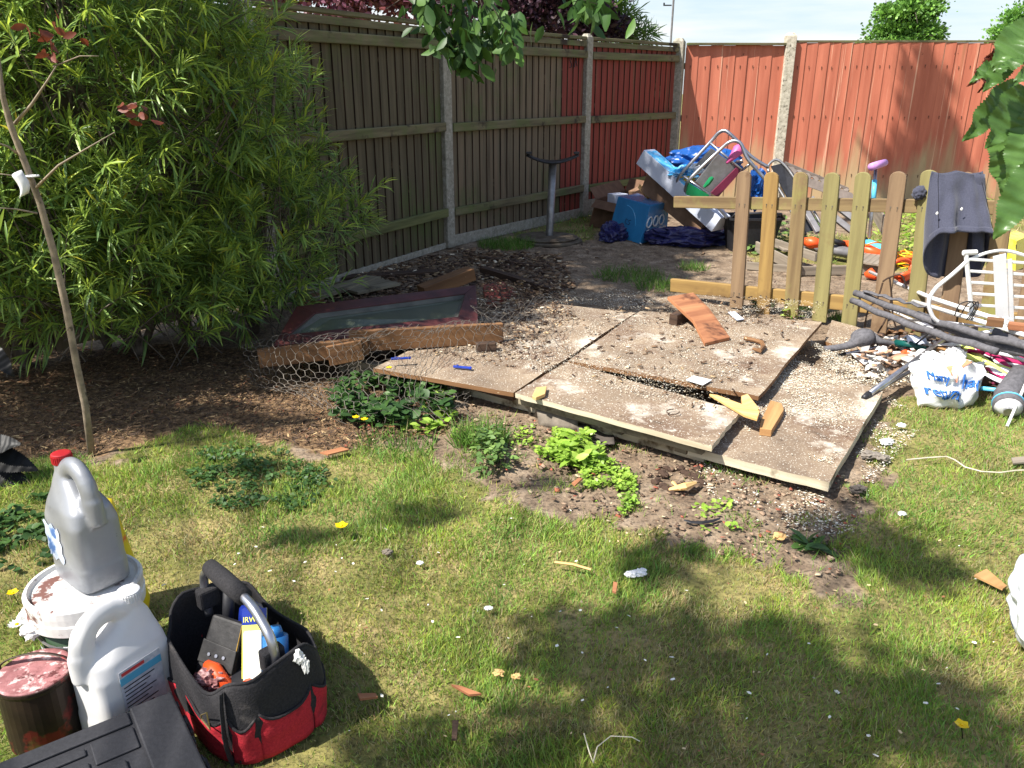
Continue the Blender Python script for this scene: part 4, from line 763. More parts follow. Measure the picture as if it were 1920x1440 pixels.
debris([(-250,690),(0,650),(640,660),(760,720),(840,810),(640,846),(330,795),(190,850),(-250,880)],26000,.0,.012,(.008,.04),LT,'brown dry leaf litter under the big bush',name='leaf_litter',catg='leaf litter',asp=(.05,.22),flat=.1)
debris([(640,846),(840,800),(920,900),(1190,1010),(1450,1065),(1560,1110),(1640,900),(1330,850),(960,760),(760,720)],1500,.0,.010,(.004,.02),[(*S(150,126,104),2),(*S(110,88,70),2),(*S(190,170,140),.6),(*S(160,90,70),.3)],'small crumbs of soil and grit on the bare earth',name='soil_grit',catg='grit',box=True,asp=(.5,.9))
debris([(300,1000),(1000,950),(1600,1120),(1900,820),(1920,1440),(300,1440)],170,.012,.03,(.004,.014),[(*S(232,228,216),2),(*S(200,176,136),1),(*S(150,100,70),1)],'tiny pale chips scattered over the lawn',name='lawn_chips',catg='chips')
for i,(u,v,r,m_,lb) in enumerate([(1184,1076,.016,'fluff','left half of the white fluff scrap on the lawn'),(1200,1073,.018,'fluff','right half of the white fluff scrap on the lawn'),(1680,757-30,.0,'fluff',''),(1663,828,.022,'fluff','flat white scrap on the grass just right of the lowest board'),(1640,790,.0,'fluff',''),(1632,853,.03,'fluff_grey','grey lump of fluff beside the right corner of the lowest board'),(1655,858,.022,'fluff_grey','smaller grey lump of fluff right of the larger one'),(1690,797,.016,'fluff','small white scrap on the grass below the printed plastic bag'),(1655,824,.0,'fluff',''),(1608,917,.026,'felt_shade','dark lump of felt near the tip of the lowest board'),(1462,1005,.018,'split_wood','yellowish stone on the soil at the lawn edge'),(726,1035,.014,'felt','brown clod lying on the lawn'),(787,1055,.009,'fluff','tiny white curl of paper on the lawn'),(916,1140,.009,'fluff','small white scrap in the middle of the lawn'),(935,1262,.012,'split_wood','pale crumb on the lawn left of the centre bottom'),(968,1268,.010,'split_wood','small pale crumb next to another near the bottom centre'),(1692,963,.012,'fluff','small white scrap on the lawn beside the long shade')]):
    if r==0: continue
    s=MB(); c=G(u,v,.022); s.blob(c,(r,r*.75,r*.45),amp=.55,fr=2,seed=i,sub=3); solo('scrap',s,m_,lb,'scrap')
for (a,b_,lb) in [((1040,1054),(1108,1068),'pale peeled stick lying on the lawn'),((1380,1015),(1381,1016),'')]:
    if lb: s=MB(); s.tube([G(*a,.03),G((a[0]+b_[0])/2,(a[1]+b_[1])/2-3,.035),G(*b_,.028)],.004,6); solo('stick',s,'split_wood',lb,'stick')
for (px,m_,lb) in [([(846,1283),(862,1285),(903,1300),(880,1302)],'plank_red','thin reddish bark chip on the lawn near the bottom centre'),([(670,1300),(704,1299),(708,1306),(675,1310)],'plank_red','small reddish bark chip on the lawn right of the tool bag'),([(848,1350),(860,1350),(856,1385),(847,1385)],'rotten','narrow dark bark chip on the lawn at the bottom'),([(1826,1078),(1850,1066),(1888,1098),(1880,1104)],'plank_tan','orange brown splinter of wood in the grass by the right sack'),([(1150,1090),(1158,1092),(1155,1110),(1148,1108)],'plank_red','tiny reddish leaf shaped chip below the white fluff'),([(1072,905),(1085,895),(1092,897),(1078,910)],'plank_red','small reddish chip on the soil below the chickweed'),([(600,848),(640,838),(655,842),(615,852)],'plank_red','flat reddish bark piece at the edge of the leaf litter'),([(1896,858),(1925,855),(1925,866),(1900,868)],'grey_plank','grey wood end lying on the grass at the right edge')]:
    scrap('bark_chip',lb,px,.03,.006,m_,'chip',bevel=0)
s=MB(); s.tube([G(u,v,.03) for u,v in ((1700,862),(1740,858),(1775,856),(1790,862),(1810,876),(1840,884),(1875,886),(1905,882),(1960,880))],.003,5); solo('string',s,'string','long pale string lying across the grass on the right','string')
s=MB(); s.tube([G(u,v,.035) for u,v in ((1095,1375),(1105,1410),(1112,1430),(1120,1400),(1145,1380),(1185,1382),(1200,1390))],.0015,4); solo('string',s,'string','thin white looped thread on the lawn at the bottom centre','string')
# felt pieces
c=G(1055,805,0); root=thing('roofing_felt','folded piece of brown roofing felt lying against the joist','roofing felt',c)
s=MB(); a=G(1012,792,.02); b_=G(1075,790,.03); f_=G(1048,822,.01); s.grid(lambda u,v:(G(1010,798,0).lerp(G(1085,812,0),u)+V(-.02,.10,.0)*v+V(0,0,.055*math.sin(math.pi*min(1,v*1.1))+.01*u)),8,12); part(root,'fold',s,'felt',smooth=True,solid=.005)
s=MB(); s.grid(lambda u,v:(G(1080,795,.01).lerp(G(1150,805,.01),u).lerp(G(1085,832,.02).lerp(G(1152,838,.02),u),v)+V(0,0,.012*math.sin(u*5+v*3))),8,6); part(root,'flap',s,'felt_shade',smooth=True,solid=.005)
# blue plastic bits
for a,b_,z,lb in [((733,673),(768,671),.16,'bright blue plastic peg under the front plank'),((850,687),(882,690),.135,'bright blue plastic peg on the shaded board near the seam')]:
    A=G(*a,z); Bq=G(*b_,z); s=MB(); s.beam(A,Bq,.014,.010); s.box(A.lerp(Bq,.25)+V(0,0,.007),.010,.014,.006); s.box(Bq,.012,.022,.010); solo('blue_peg',s,'pvc_blue',lb,'plastic peg',bevel=.003)
# ---------------- window frame ----------------
cs=[G(512,648,.20),G(897,606,.22),G(892,534,.30),G(556,574,.30)]; root=thing('window_frame','dark red wooden window with dusty glass lying tilted on the rubble','window frame',(cs[0]+cs[2])/2-V(0,0,.2))
cs=[cs[0],cs[1],cs[2],cs[3]]; ux=(cs[1]-cs[0]).normalized(); nn=ux.cross(cs[3]-cs[0]).normalized(); uy=nn.cross(ux); ctr=sum(cs,V(0,0,0))/4
def ins(k): return [c_.lerp(ctr,0)+((ux if i in(0,3) else -ux)*k+(uy if i in(0,1) else -uy)*k) for i,c_ in enumerate(cs)]
fw_=.085; I=ins(fw_)
for i in range(4):
    j=(i+1)%4; s=MB(); dn=nn*.05; P=[cs[i],cs[j],I[j],I[i]]; e=.0015 if i%2 else 0; s.hexa([p-dn+nn*e for p in P]+[p+nn*e for p in P]); part(root,'frame_rail' if i%2==0 else 'frame_stile',s,'dark_red_paint',bevel=.004)
I2=ins(fw_+.022)
for i in range(4):
    j=(i+1)%4; s=MB(); P=[I[i],I[j],I2[j],I2[i]]; e=.001 if i%2 else 0; s.hexa([p-nn*.03 for p in P]+[I[i]-nn*(.006+e),I[j]-nn*(.006+e),I2[j]-nn*(.02+e),I2[i]-nn*(.02+e)]); part(root,'glazing_bead',s,'bead')
s=MB(); s.hexa([p-nn*.028 for p in I2]+[p-nn*.022 for p in I2]); part(root,'glass_pane',s,'glass')
s=MB(); s.beam(cs[3]+ux*.1-V(0,0,.14),cs[2]-ux*.1-V(0,0,.14),.06,.14); part(root,'sill_block',s,'dark_red_paint')
pbeam('plank','long brown plank lying on edge in front of the red window',(655,640),(942,624),.035,.105,'plank_brown','plank',.19,.17)
pbeam('plank','brown plank on edge whose left end disappears under the bush',(485,672),(690,648),.03,.09,'plank_brown','plank',.14,.17)
pbeam('plank','short olive patch of wood nailed over the joint of the two planks',(615,668),(680,655),.02,.10,'plank_brown','plank',.14,.16)
pbeam('offcut','small dark block under the right end of the front plank',(893,652),(930,650),.05,.05,'rotten','offcut',.14)
# ---------------- chicken wire ----------------
wm=MB(); wr=random.Random(3)
def wire_sheet(fn,nu,nv,cell_r=.0011,skip=.05,jit=.22):
    P={}
    def pt(i,j):   # hex lattice vertices: brick layout
        if (i,j) not in P:
            u=(i+wr.uniform(-jit,jit))/nu; off=.17 if (i+j)%2 else -.17; v=(j+off+wr.uniform(-jit,jit)*.7)/nv; P[(i,j)]=Vector(fn(min(1,max(0,u)),min(1,max(0,v))))
        return P[(i,j)]
    for j in range(nv):
        for i in range(nu):
            if wr.random()>skip: wm.tube([pt(i,j),pt(i+1,j)],cell_r,3,cap=False)
            if (i+j)%2==1 and wr.random()>skip: wm.tube([pt(i,j),pt(i,j+1)],cell_r*1.5,3,cap=False)
def w1(u,v):
    a=G(455+475*u,652-40*u,.20); b_=G(470+400*u,715+30*u+60*math.sin(u*2.6),.02); p=a.lerp(b_,v); return p+V(.02*math.sin(u*19+v*3),-.03-.05*math.sin(v*3.1)+.02*math.sin(u*11),.035*math.sin(u*9+v*5)*(1-v*.4)+.02)
wire_sheet(w1,64,11,.0010,.08)
def w2(u,v):
    p=G(560+330*u,655-40*u,.24).lerp(G(640+270*u,618-20*u,.27),v); return p+V(0,.0,.02*math.sin(u*16)+.02*math.sin(v*6))
wire_sheet(w2,40,4,.0009,.1)
def w3(u,v):
    p=G(880+175*u,640+10*u,.2-.05*u).lerp(G(900+170*u,570+10*math.sin(u*5),.3-.12*u),v); return p+V(.03*math.sin(v*7+u*3),.03*math.sin(u*12),.05*math.sin(u*7+v*4)*math.sin(v*2.5)+.03)
wire_sheet(w3,26,8,.0010,.1,jit=.5)
def w4(u,v): # curled up bright end
    a=v*4.4; c=Y(882+18*u,585+8*u,4.25); return c+V(.06*math.sin(a)*.6+.08*u,.07*math.cos(a),.07*math.sin(a+.5))
wire_sheet(w4,6,10,.0016,jit=.4)
def w5(u,v):
    p=G(520+340*u,740+20*u,.02).lerp(G(640+280*u,800-5*u,.03),v); return p+V(0,0,.03+.03*math.sin(u*8+v*5))
wire_sheet(w5,34,6,.0008,.25)
root=solo('chicken_wire',wm,'wire','tangled chicken wire draped over the planks in front of the window','chicken wire')
# ---------------- pedestal ----------------
pb_=G(1030,452,0); root=thing('table_pedestal','steel table pedestal without its top on round layered base plates by the fence','table pedestal',pb_); R0=.31
s=MB(); s.loft([(.0,pb_.x,pb_.y,R0,R0*.95,2),(.015,pb_.x,pb_.y,R0*1.0,R0*.95,2),(.02,pb_.x,pb_.y,R0*.98,R0*.93,2)],40); part(root,'lower_plate',s,'rust_plate',smooth=False)
s=MB(); s.loft([(.022,pb_.x-.02,pb_.y+.03,R0*.93,R0*.88,2),(.036,pb_.x-.02,pb_.y+.03,R0*.95,R0*.9,2),(.048,pb_.x-.02,pb_.y+.03,R0*.80,R0*.75,2),(.044,pb_.x-.02,pb_.y+.03,R0*.6,R0*.55,2),(.052,pb_.x-.02,pb_.y+.03,R0*.3,R0*.3,2)],40); part(root,'upper_plate',s,'rust_plate')
pt=Y(1037,303,pb_.y); s=MB(); s.tube([pb_+V(0,.01,.045),pb_+V(0,.01,.06),V(pt.x,pb_.y+.01,pt.z)],.034,20); part(root,'column',s,'steel_dull',smooth=True)
s=MB(); z0=pt.z
def dishf(u,v):
    x=(u-.5)*.47; w_=.10*math.cos((u-.5)*2.6); yy=(v-.5)*2*w_; return V(pt.x-.005+x,pb_.y+yy,z0+.065*(2*(u-.5))**2-.01+.012*abs(v-.5))
s.grid(dishf,20,6); part(root,'top_bracket',s,'steel_dark',smooth=True,solid=.02)
for q in (-.22,.21):
    s=MB(); s.box((pt.x+q,pb_.y-.02,z0+.078),.05,.05,.02); s.box((pt.x+q,pb_.y+.04,z0+.07),.03,.04,.02); part(root,'bracket_lug',s,'steel_dark',bevel=.003)
# ---------------- corner pile ----------------
def pixbox(bl,br,br2,tl,tr,tr2,z=0):
    A,Bq,C_=G(*bl,z),G(*br,z),G(*br2,z); D=A+C_-Bq; a=Y(*tl,A.y+.0);b_=Y(*tr,Bq.y);c_=Y(*tr2,C_.y); d_=a+c_-b_; return [A,Bq,C_,D,a,b_,c_,d_]
P=pixbox((1104,424),(1158,434),(1215,415),(1117,374),(1162,384),(1216,366)); cc_=sum(P[:4],V(0,0,0))/4
root=thing('cardboard_box','open brown cardboard box against the fence behind the blue box','cardboard box',cc_); s=MB()
for i in range(4):
    j=(i+1)%4; s.hexa([P[i],P[j],P[j].lerp(cc_,.03)+V(0,0,.0),P[i].lerp(cc_,.03),P[4+i],P[4+j],P[4+j].lerp(P[4:][(j+2)%4],.02),P[4+i].lerp(P[4:][(i+2)%4],.02)])
part(root,'walls',s,'card_dark')
for i,(q,h_) in enumerate([(0,-.06),(1,.02),(2,.12),(3,.10)]):
    j=(q+1)%4; a,b_=P[4+q],P[4+j]; o=((a+b_)/2-sum(P[4:],V(0,0,0))/4).normalized(); s=MB(); s.hexa([a,b_,b_+V(0,0,.003)-o*.003,a+V(0,0,.003)-o*.003,a+o*.11+V(0,0,h_),b_+o*.11+V(0,0,h_),b_+o*.11+V(0,0,h_+.003),a+o*.11+V(0,0,h_+.003)]); part(root,'flap',s,'card_dark')
s=MB(); s.box(Y(1158,376,cc_.y-.12),.16,.14,.14,rz=.5); solo('carton',s,'card_white','small white carton poking out of the open cardboard box','carton',bevel=.003)
s=MB(); s.beam(Y(1185,366,cc_.y),Y(1215,352,cc_.y+.1),.1,.08); solo('carton',s,'card','brown carton end lying in the open cardboard box','carton')
s=MB(); s.prism([Y(1196,352,7.9),Y(1212,372,7.9),Y(1226,371,7.9),Y(1200,345,7.95)],V(0,.01,0)); solo('offcut',s,'split_wood','pale splinter of wood sticking up behind the blue box','offcut')
P=pixbox((1140,440),(1200,458),(1250,444),(1159,368),(1219,385),(1255,379)); cc_=sum(P[:4],V(0,0,0))/4
root=thing('blue_box','bright blue box with scrawled letters and a white print on its side','box',cc_); s=MB(); s.hexa(P); part(root,'body',s,'card_blue',bevel=.006)
a,b_,d0,e0=P[1],P[2],P[5],P[6]; f=lambda u,v:a.lerp(b_,u).lerp(d0.lerp(e0,u),v); nn_=(b_-a).cross(d0-a).normalized(); nn_=nn_ if nn_.y<0 else -nn_
for uo in (.15,.42,.68):
    s=MB(); s.tube([f(uo+.10*math.cos(t),.55+.14*math.sin(t))+nn_*.004 for t in [k*.63 for k in range(10)]],.007,5,closed=True); part(root,'print',s,'white_paint')
s=MB(); s.tube([f(.1+.08*k,.32+.02*(k%2))+nn_*.004 for k in range(11)],.006,4); part(root,'print',s,'white_paint')
a2,b2_,d2,e2=P[0],P[1],P[4],P[5]; f2=lambda u,v:a2.lerp(b2_,u).lerp(d2.lerp(e2,u),v); n2_=(b2_-a2).cross(d2-a2).normalized(); n2_=n2_ if n2_.y<0 else -n2_
s=MB()
for st in ([(.48,.5),(.43,.52),(.42,.42),(.48,.40)],[(.58,.52),(.52,.50),(.53,.46),(.57,.44),(.55,.39),(.51,.40)]): s.tube([f2(*q)+n2_*.003 for q in st],.003,4)
part(root,'scrawl',s,'ink_black')
s=MB(); s.tube([f2(.35+.4*math.sin(t),.30+.55*math.cos(t)) +n2_*.002 for t in [k*.15 for k in range(10)]],.002,4); part(root,'crease',s,'print_blue')
# tape of clear film over the top
s=MB(); s.grid(lambda u,v:P[4].lerp(P[5],u).lerp(P[7].lerp(P[6],u),v)+V(0,0,.008+.012*mn.noise(V(u*5,v*5,1))),14,10); part(root,'film',s,mat('film',S(150,160,200),S(110,120,170),scale=7,rough=.2,alpha=.35,coat=.5),smooth=True)
def lbox(name,label,a,b,w_,h,mats,roll=0,catg='box'):
    A=Y(*a);Bq=Y(*b); s=MB(); s.beam(A,Bq,w_,h,roll=roll); return s
A=Y(1210,293,7.75); Bq=Y(1352,420,7.15); root=thing('long_box','long white cardboard box with a blue picture leaning diagonally on the pile','long box',(A+Bq)/2-V(0,0,.3)); s=MB(); s.beam(A,Bq,.17,.15); part(root,'body',s,'card_white',bevel=.003)
d=(Bq-A).normalized(); sd=d.cross(V(0,0,1)).normalized(); up=sd.cross(d); s=MB(); s.hexa([A+d*.02+up*.0765+sd*q for q in (-.08,)]*0 or [A+d*.03-sd*.08+up*.0755,A+d*.75-sd*.08+up*.0755,A+d*.75+sd*.075+up*.0755,A+d*.03+sd*.075+up*.0755,A+d*.03-sd*.08+up*.078,A+d*.75-sd*.08+up*.078,A+d*.75+sd*.075+up*.078,A+d*.03+sd*.075+up*.078]); part(root,'picture_label',s,'print_blue')
A=Y(1222,340,7.95); Bq=Y(1330,425,7.35); s=MB(); s.beam(A,Bq,.22,.19); solo('long_box',s,'card','long plain brown cardboard box under the white one','long box',bevel=.003)
c=G(1280,462,0); s=MB(); s.blob(c+V(.06,.1,.06),(.34,.18,.10),amp=.26,fr=1.5,seed=4,sub=6,flat=0.0); solo('plastic_sheet',s,'navy_bag','crumpled shiny navy plastic sheet on the ground under the leaning boxes','plastic sheet')
s=MB(); s.blob(c+V(-.60,.30,.04),(.12,.1,.12),amp=.35,fr=2.2,seed=5,sub=4,flat=0.0); solo('plastic_sheet',s,'navy_bag','bit of navy plastic showing left of the blue box','plastic sheet')
s=MB(); s.blob(Y(1318,305,8.0),(.34,.25,.15),amp=.17,fr=2.0,seed=9,sub=5); solo('blue_tarpaulin',s,'blue_bag','bright blue crumpled tarpaulin behind the metal stool','tarpaulin')
s=MB(); s.blob(Y(1255,325,7.5)+V(.15,0,0),(.14,.1,.05),amp=.5,fr=3,seed=19,sub=4); solo('plastic_film',s,'print_blue','pale blue torn film on the leaning white box','plastic film')
s=MB(); s.blob(Y(1418,355,7.3),(.09,.1,.16),amp=.3,fr=2.4,seed=29,sub=4); s.blob(Y(1300,400,7.6)+V(.4,0,-.1),(.1,.1,.1),amp=.3,seed=3,sub=2); solo('blue_tarpaulin',s,'blue_bag','blue plastic bag showing between the first two pickets','bag')
for i,(u,v,r,m_,lb,nm) in enumerate([(1306,318,.05,'fluff','white crumpled paper inside the metal stool','paper'),(1290,332,.045,'yellow_plastic','yellow plastic thing caught in the metal stool','toy'),(1312,326,.03,'orange_plastic','orange plastic piece beside the yellow one in the stool','toy'),(1335,316,.04,'card_white','pale card with dark print stuck behind the stool step','card')]):
    s=MB(); s.blob(Y(u,v,7.45),(r*1.3,r,r),amp=.35,seed=i+40,sub=3); solo(nm,s,m_,lb,nm)
# metal step stool lying on its side
def cp6(x,y): return (1180+x/6.857,230+y/6.857)
def c6(pts,y0,y1): n=len(pts); return [Y(*cp6(*p),y0+(y1-y0)*i/(n-1)) for i,p in enumerate(pts)]
def smooth_path(P,k=4):
    out=[]
    for i in range(len(P)-1):
        p0=P[max(i-1,0)];p1=P[i];p2=P[i+1];p3=P[min(i+2,len(P)-1)]
        for j in range(k):
            t=j/k; out.append(.5*((2*p1)+(p2-p0)*t+(2*p0-5*p1+4*p2-p3)*t*t+(3*p1-p0-3*p2+p3)*t**3))
    out.append(P[-1]); return out
root=thing('step_stool','tubular steel step stool with flat metal steps tipped over on top of the pile','step stool',G(1370,440,0))
for pts,y0,y1 in (([(800,900),(650,800),(620,740),(700,620),(1030,262),(1150,130),(1230,105),(1300,150),(1400,250),(1560,430),(1790,575)],7.45,7.2),([(900,960),(735,890),(730,820),(800,700),(1160,355),(1280,255),(1370,235),(1440,280),(1500,430),(1600,560),(1800,790)],7.15,6.95)):
    s=MB(); s.tube(smooth_path(c6(pts,y0,y1)),.0155,10); part(root,'tube_frame',s,'steel',smooth=True)
for a,b_,y in (((1040,262),(1460,620),7.3),((700,690),(1040,930),7.25),((1380,500),(1450,490),7.1),((1180,1080),(1260,1230),7.1),((1440,620),(1540,540),7.1)):
    s=MB(); s.tube([Y(*cp6(*a),y),Y(*cp6(*b_),y-.1)],.011,8); part(root,'cross_bar',s,'steel',smooth=True)
for q,y in (([(770,640),(1060,330),(1160,390),(880,700)],7.42),([(860,760),(1150,400),(1420,590),(1050,915)],7.25)):
    s=MB(); s.prism([Y(*cp6(*p),y) for p in q],V(.0,.03,.0)); part(root,'step',s,'steel_dull')
s=MB(); s.prism([Y(*cp6(*p),7.2) for p in [(1050,905),(1380,580),(1440,620),(1140,960)]],V(0,.03,0)); part(root,'step_edge',s,'maroon')
s=MB(); s.beam(Y(*cp6(1000,920),7.1),Y(*cp6(1262,1225),6.95),.03,.02); part(root,'leg',s,'steel')
s=MB(); s.tube(c6([(1250,520),(1330,440),(1400,350),(1430,330)],7.1,7.15),[.012,.03,.05,.045],12); solo('pink_tube',s,'pink','pink plastic tube poking through the top of the steel stool','plastic tube',smooth=True)
s=MB(); s.prism([Y(*cp6(*p),7.05) for p in [(770,780),(1030,930),(960,990),(740,930)]],V(0,.05,0)); solo('green_tray',s,'green_plastic','green plastic tray edge under the steel stool','tray')
s=MB(); s.tube(c6([(960,830),(1010,780),(1050,725),(1075,705)],7.1,7.1),[.012,.022,.022,.014],8); solo('green_trowel',s,'green_plastic','small green plastic handle lying on the stool step','handle')
# black tub
c=G(1410,470,0); root=thing('black_tub','black plastic storage tub behind the first two pickets','tub',c); s=MB(); n_=28
s.loft([(.0,c.x,c.y+.1,.19,.13,5),(.27,c.x,c.y+.1,.24,.17,5),(.275,c.x,c.y+.1,.26,.19,5),(.295,c.x,c.y+.1,.26,.19,5),(.295,c.x,c.y+.1,.235,.165,5),(.03,c.x,c.y+.1,.18,.12,5)],n_); part(root,'body',s,'black_plastic',smooth=False)
s=MB(); s.tube([V(c.x-.22,c.y-.05,.29),V(c.x-.2,c.y-.07,.33),V(c.x+.05,c.y-.08,.34),V(c.x+.2,c.y-.07,.33),V(c.x+.22,c.y-.05,.29)],.012,8); part(root,'handle',s,'steel_dark',smooth=True)
# folded dark chair and resin chair
root=thing('folding_chair','folded black tubular garden chair leaning behind the pickets','folding chair',G(1500,440,0))
for off in (0,.10):
    s=MB(); s.tube(smooth_path([Y(1505+off*60,440,6.9),Y(1470,370,7.1+off),Y(1441,322,7.25+off),Y(1446,304,7.3+off),Y(1462,302,7.3+off),Y(1490,335,7.2+off),Y(1545,430,6.9+off)]),.012,8); part(root,'tube_frame',s,'black_plastic' if off else 'steel_dull',smooth=True)
s=MB(); s.prism([Y(1446,312,7.28),Y(1470,306,7.3),Y(1508,372,7.1),Y(1480,378,7.1)],V(0,.02,0)); part(root,'seat_fabric',s,'steel_dark')
s=MB(); s.prism([Y(1478,385,7.08),Y(1512,378,7.1),Y(1540,430,6.95),Y(1512,436,6.95)],V(0,.02,0)); part(root,'back_fabric',s,'steel_dark')
root=thing('resin_chair','grey brown resin garden chair with a slotted back lying tilted behind the pickets','garden chair',G(1560,440,0)); s=MB()
A=Y(1474,303,7.4);D=Y(1592,352,7.2);C_=Y(1612,385,7.1);E_=Y(1500,345,7.3); s.prism([A,D,D+V(0,0,-.03),A+V(0,0,-.03)],V(0,.04,0)); part(root,'top_rail',s,'grey_resin',bevel=.004)
s=MB(); s.prism([A.lerp(E_,.45),D.lerp(C_,.3),C_,E_],V(0,.03,0)); part(root,'back_panel',s,'grey_resin',bevel=.004)
for k in range(8):
    t=(k+.5)/8; a=A.lerp(D,t)+V(0,.015,-.02); b_=A.lerp(E_,.45).lerp(D.lerp(C_,.3),t)+V(0,.01,.0); s=MB(); s.beam(a,b_,.03,.016,up=(0,1,0)); part(root,'slat',s,'grey_resin')
for a,b_ in (((1520,372),(1598,434)),((1550,372),(1612,420)),((1502,380),(1535,436))):
    s=MB(); s.beam(Y(*a,6.95),Y(*b_,6.7),.05,.035,up=(0,-1,.4)); part(root,'leg',s,'grey_plastic',bevel=.006)
# scooter
root=thing('scooter','child scooter with a lilac grip and pale blue stem behind the pickets','scooter',G(1635,462,0))
s=MB(); s.tube([Y(1642,318,6.6),Y(1636,380,6.5),Y(1630,446,6.4)],.014,10); part(root,'stem',s,'steel',smooth=True)
s=MB(); s.tube([Y(1640,338,6.57),Y(1638,372,6.5)],.019,10); part(root,'stem_sleeve',s,'sky_plastic',smooth=True)
s=MB(); s.tube([Y(1634,313,6.5),Y(1646,309,6.6),Y(1659,305,6.7)],[.03,.03,.028],14); part(root,'grip',s,'purple_grip',smooth=True)
s=MB(); a=G(1622,452,.06);b_=G(1662,466,.06); s.beam(a,b_,.10,.03); part(root,'deck',s,'sky_plastic',bevel=.01)
s=MB(); s.tube([G(1618,452,.05)+V(0,-.012,0),G(1618,452,.05)+V(0,.012,0)],.045,16); part(root,'wheel',s,'black_plastic')
# garden power tool lying down
root=thing('hedge_trimmer','grey and orange electric garden tool lying behind the fourth picket','garden tool',G(1560,485,0))
s=MB(); s.tube([G(1503,463,.07),G(1540,464,.09),G(1600,476,.08),G(1618,474,.07)],[.04,.06,.055,.03],12,flat=.8); part(root,'body',s,'grey_plastic',smooth=True)
s=MB(); s.tube([G(1505,452,.14),G(1522,455,.16),G(1542,457,.15)],[.03,.05,.03],10); part(root,'housing',s,'orange_plastic',smooth=True)
s=MB(); s.tube([G(1582,456,.13),G(1600,460,.14),G(1630,470,.12),G(1655,478,.10)],[.025,.035,.045,.03],10); part(root,'guard',s,'orange_plastic',smooth=True)
s=MB(); s.tube([G(1545,456,.14),G(1565,452,.17),G(1582,458,.14)],[.03,.022,.025],8); part(root,'handle',s,'black_plastic',smooth=True)
s=MB(); s.tube(smooth_path([G(1618,462,.15),G(1640,455,.19),G(1660,458,.12),G(1680,470,.03)]),.006,6); part(root,'flex',s,'orange_cable')
# grey planks
for a,b_,w_,h_,z,lb in [((1418,462),(1500,505),.02,.09,.06,'grey plank on edge running from the tub to the fourth picket'),((1455,452),(1480,470),.1,.02,.10,'short grey board behind the second picket'),((1400,498),(1520,508),.02,.06,.03,'low grey plank near the soil behind the third picket'),((1500,508),(1665,505),.02,.07,.04,'long grey plank behind the fifth picket below the garden tool'),((1452,455),(1530,482),.02,.07,.12,'upper grey plank crossing behind the second picket'),((1640,395),(1665,435),.02,.14,.30,'tan plank leaning beside the lilac gripped scooter')]:
    s=MB(); s.beam(G(*a,z),G(*b_,z),w_,h_); solo('plank',s,'grey_plank',lb,'plank',bevel=.003)
root=thing('slatted_crate','small slatted wooden crate lid behind the fifth picket','crate lid',G(1640,495,0)); A=G(1598,490,.10);Bq=G(1650,498,.10);C_=G(1672,480,.10)
for k in range(6): a=A.lerp(Bq,k/5); s=MB(); s.beam(a,a+(C_-Bq),.045,.012); part(root,'slat',s,'grey_plank')
for o in (0,1): s=MB(); s.beam(A.lerp(A+C_-Bq,.1+.8*o)-V(0,0,.02),Bq.lerp(C_,.1+.8*o)-V(0,0,.02),.03,.022); part(root,'batten',s,'grey_plank')
# cable coil
c=G(1705,487,.06); root=thing('cable_reel','coil of orange and yellow extension cable behind the picket left of the trousers','cable',c-V(0,0,.06))
for i in range(16):
    r=.07+random.uniform(-.015,.05); s=MB(); o=V(random.gauss(0,.01),random.gauss(0,.01),random.gauss(0,.025)); s.tube([c+o+V(r*math.cos(t),r*.8*math.sin(t),.04*math.sin(t+i)) for t in [k*.4 for k in range(16)]],.005,5,closed=True); part(root,'cable_loop',s,'yellow_cable' if i%3 else 'orange_cable')
s=MB(); s.tube([c+V(-.06,-.05,.02),c+V(-.01,-.08,.03),c+V(.05,-.04,.02)],.025,8); part(root,'reel_frame',s,'orange_plastic',smooth=True)
root=thing('orange_sprayer','orange plastic tool with a looped handle on the soil behind the sixth picket','garden tool',G(1690,520,0))
s=MB(); s.tube([G(1670,518,.04),G(1690,522,.05),G(1712,512,.05)],[.03,.035,.03],10); part(root,'body',s,'orange_plastic',smooth=True)
s=MB(); s.tube(smooth_path([G(1672,505,.05),G(1678,492,.12),G(1695,486,.14),G(1708,494,.1),G(1706,508,.05)]),.014,8); part(root,'handle',s,'orange_plastic',smooth=True)
s=MB(); s.tube([G(1622,516,.03),G(1632,512,.05),G(1643,520,.03)],[.02,.04,.02],10); solo('orange_stopper',s,'orange_plastic','orange plastic stopper at the end of the long white pole','cap',smooth=True)
# yellow carton
P=pixbox((1878,500),(1904,508),(1925,500),(1882,442),(1906,452),(1928,442)); root=thing('yellow_box','yellow carton with a black band standing behind the right pickets','carton',P[0]); s=MB(); s.hexa(P); part(root,'body',s,'card_yellow')
s=MB(); f=lambda u,v:P[0].lerp(P[1],u).lerp(P[4].lerp(P[5],u),v)+V(0,-.003,0); s.face([0,1,2,3]) if 0 else s.prism([f(0,.72),f(1,.72),f(1,.88),f(0,.88)],V(0,-.002,0)); part(root,'black_band',s,'black_plastic')
s=MB(); s.prism([f(.05,.35),f(.7,.35),f(.7,.6),f(.05,.6)],V(0,-.002,0)); part(root,'red_panel',s,'red_cap')
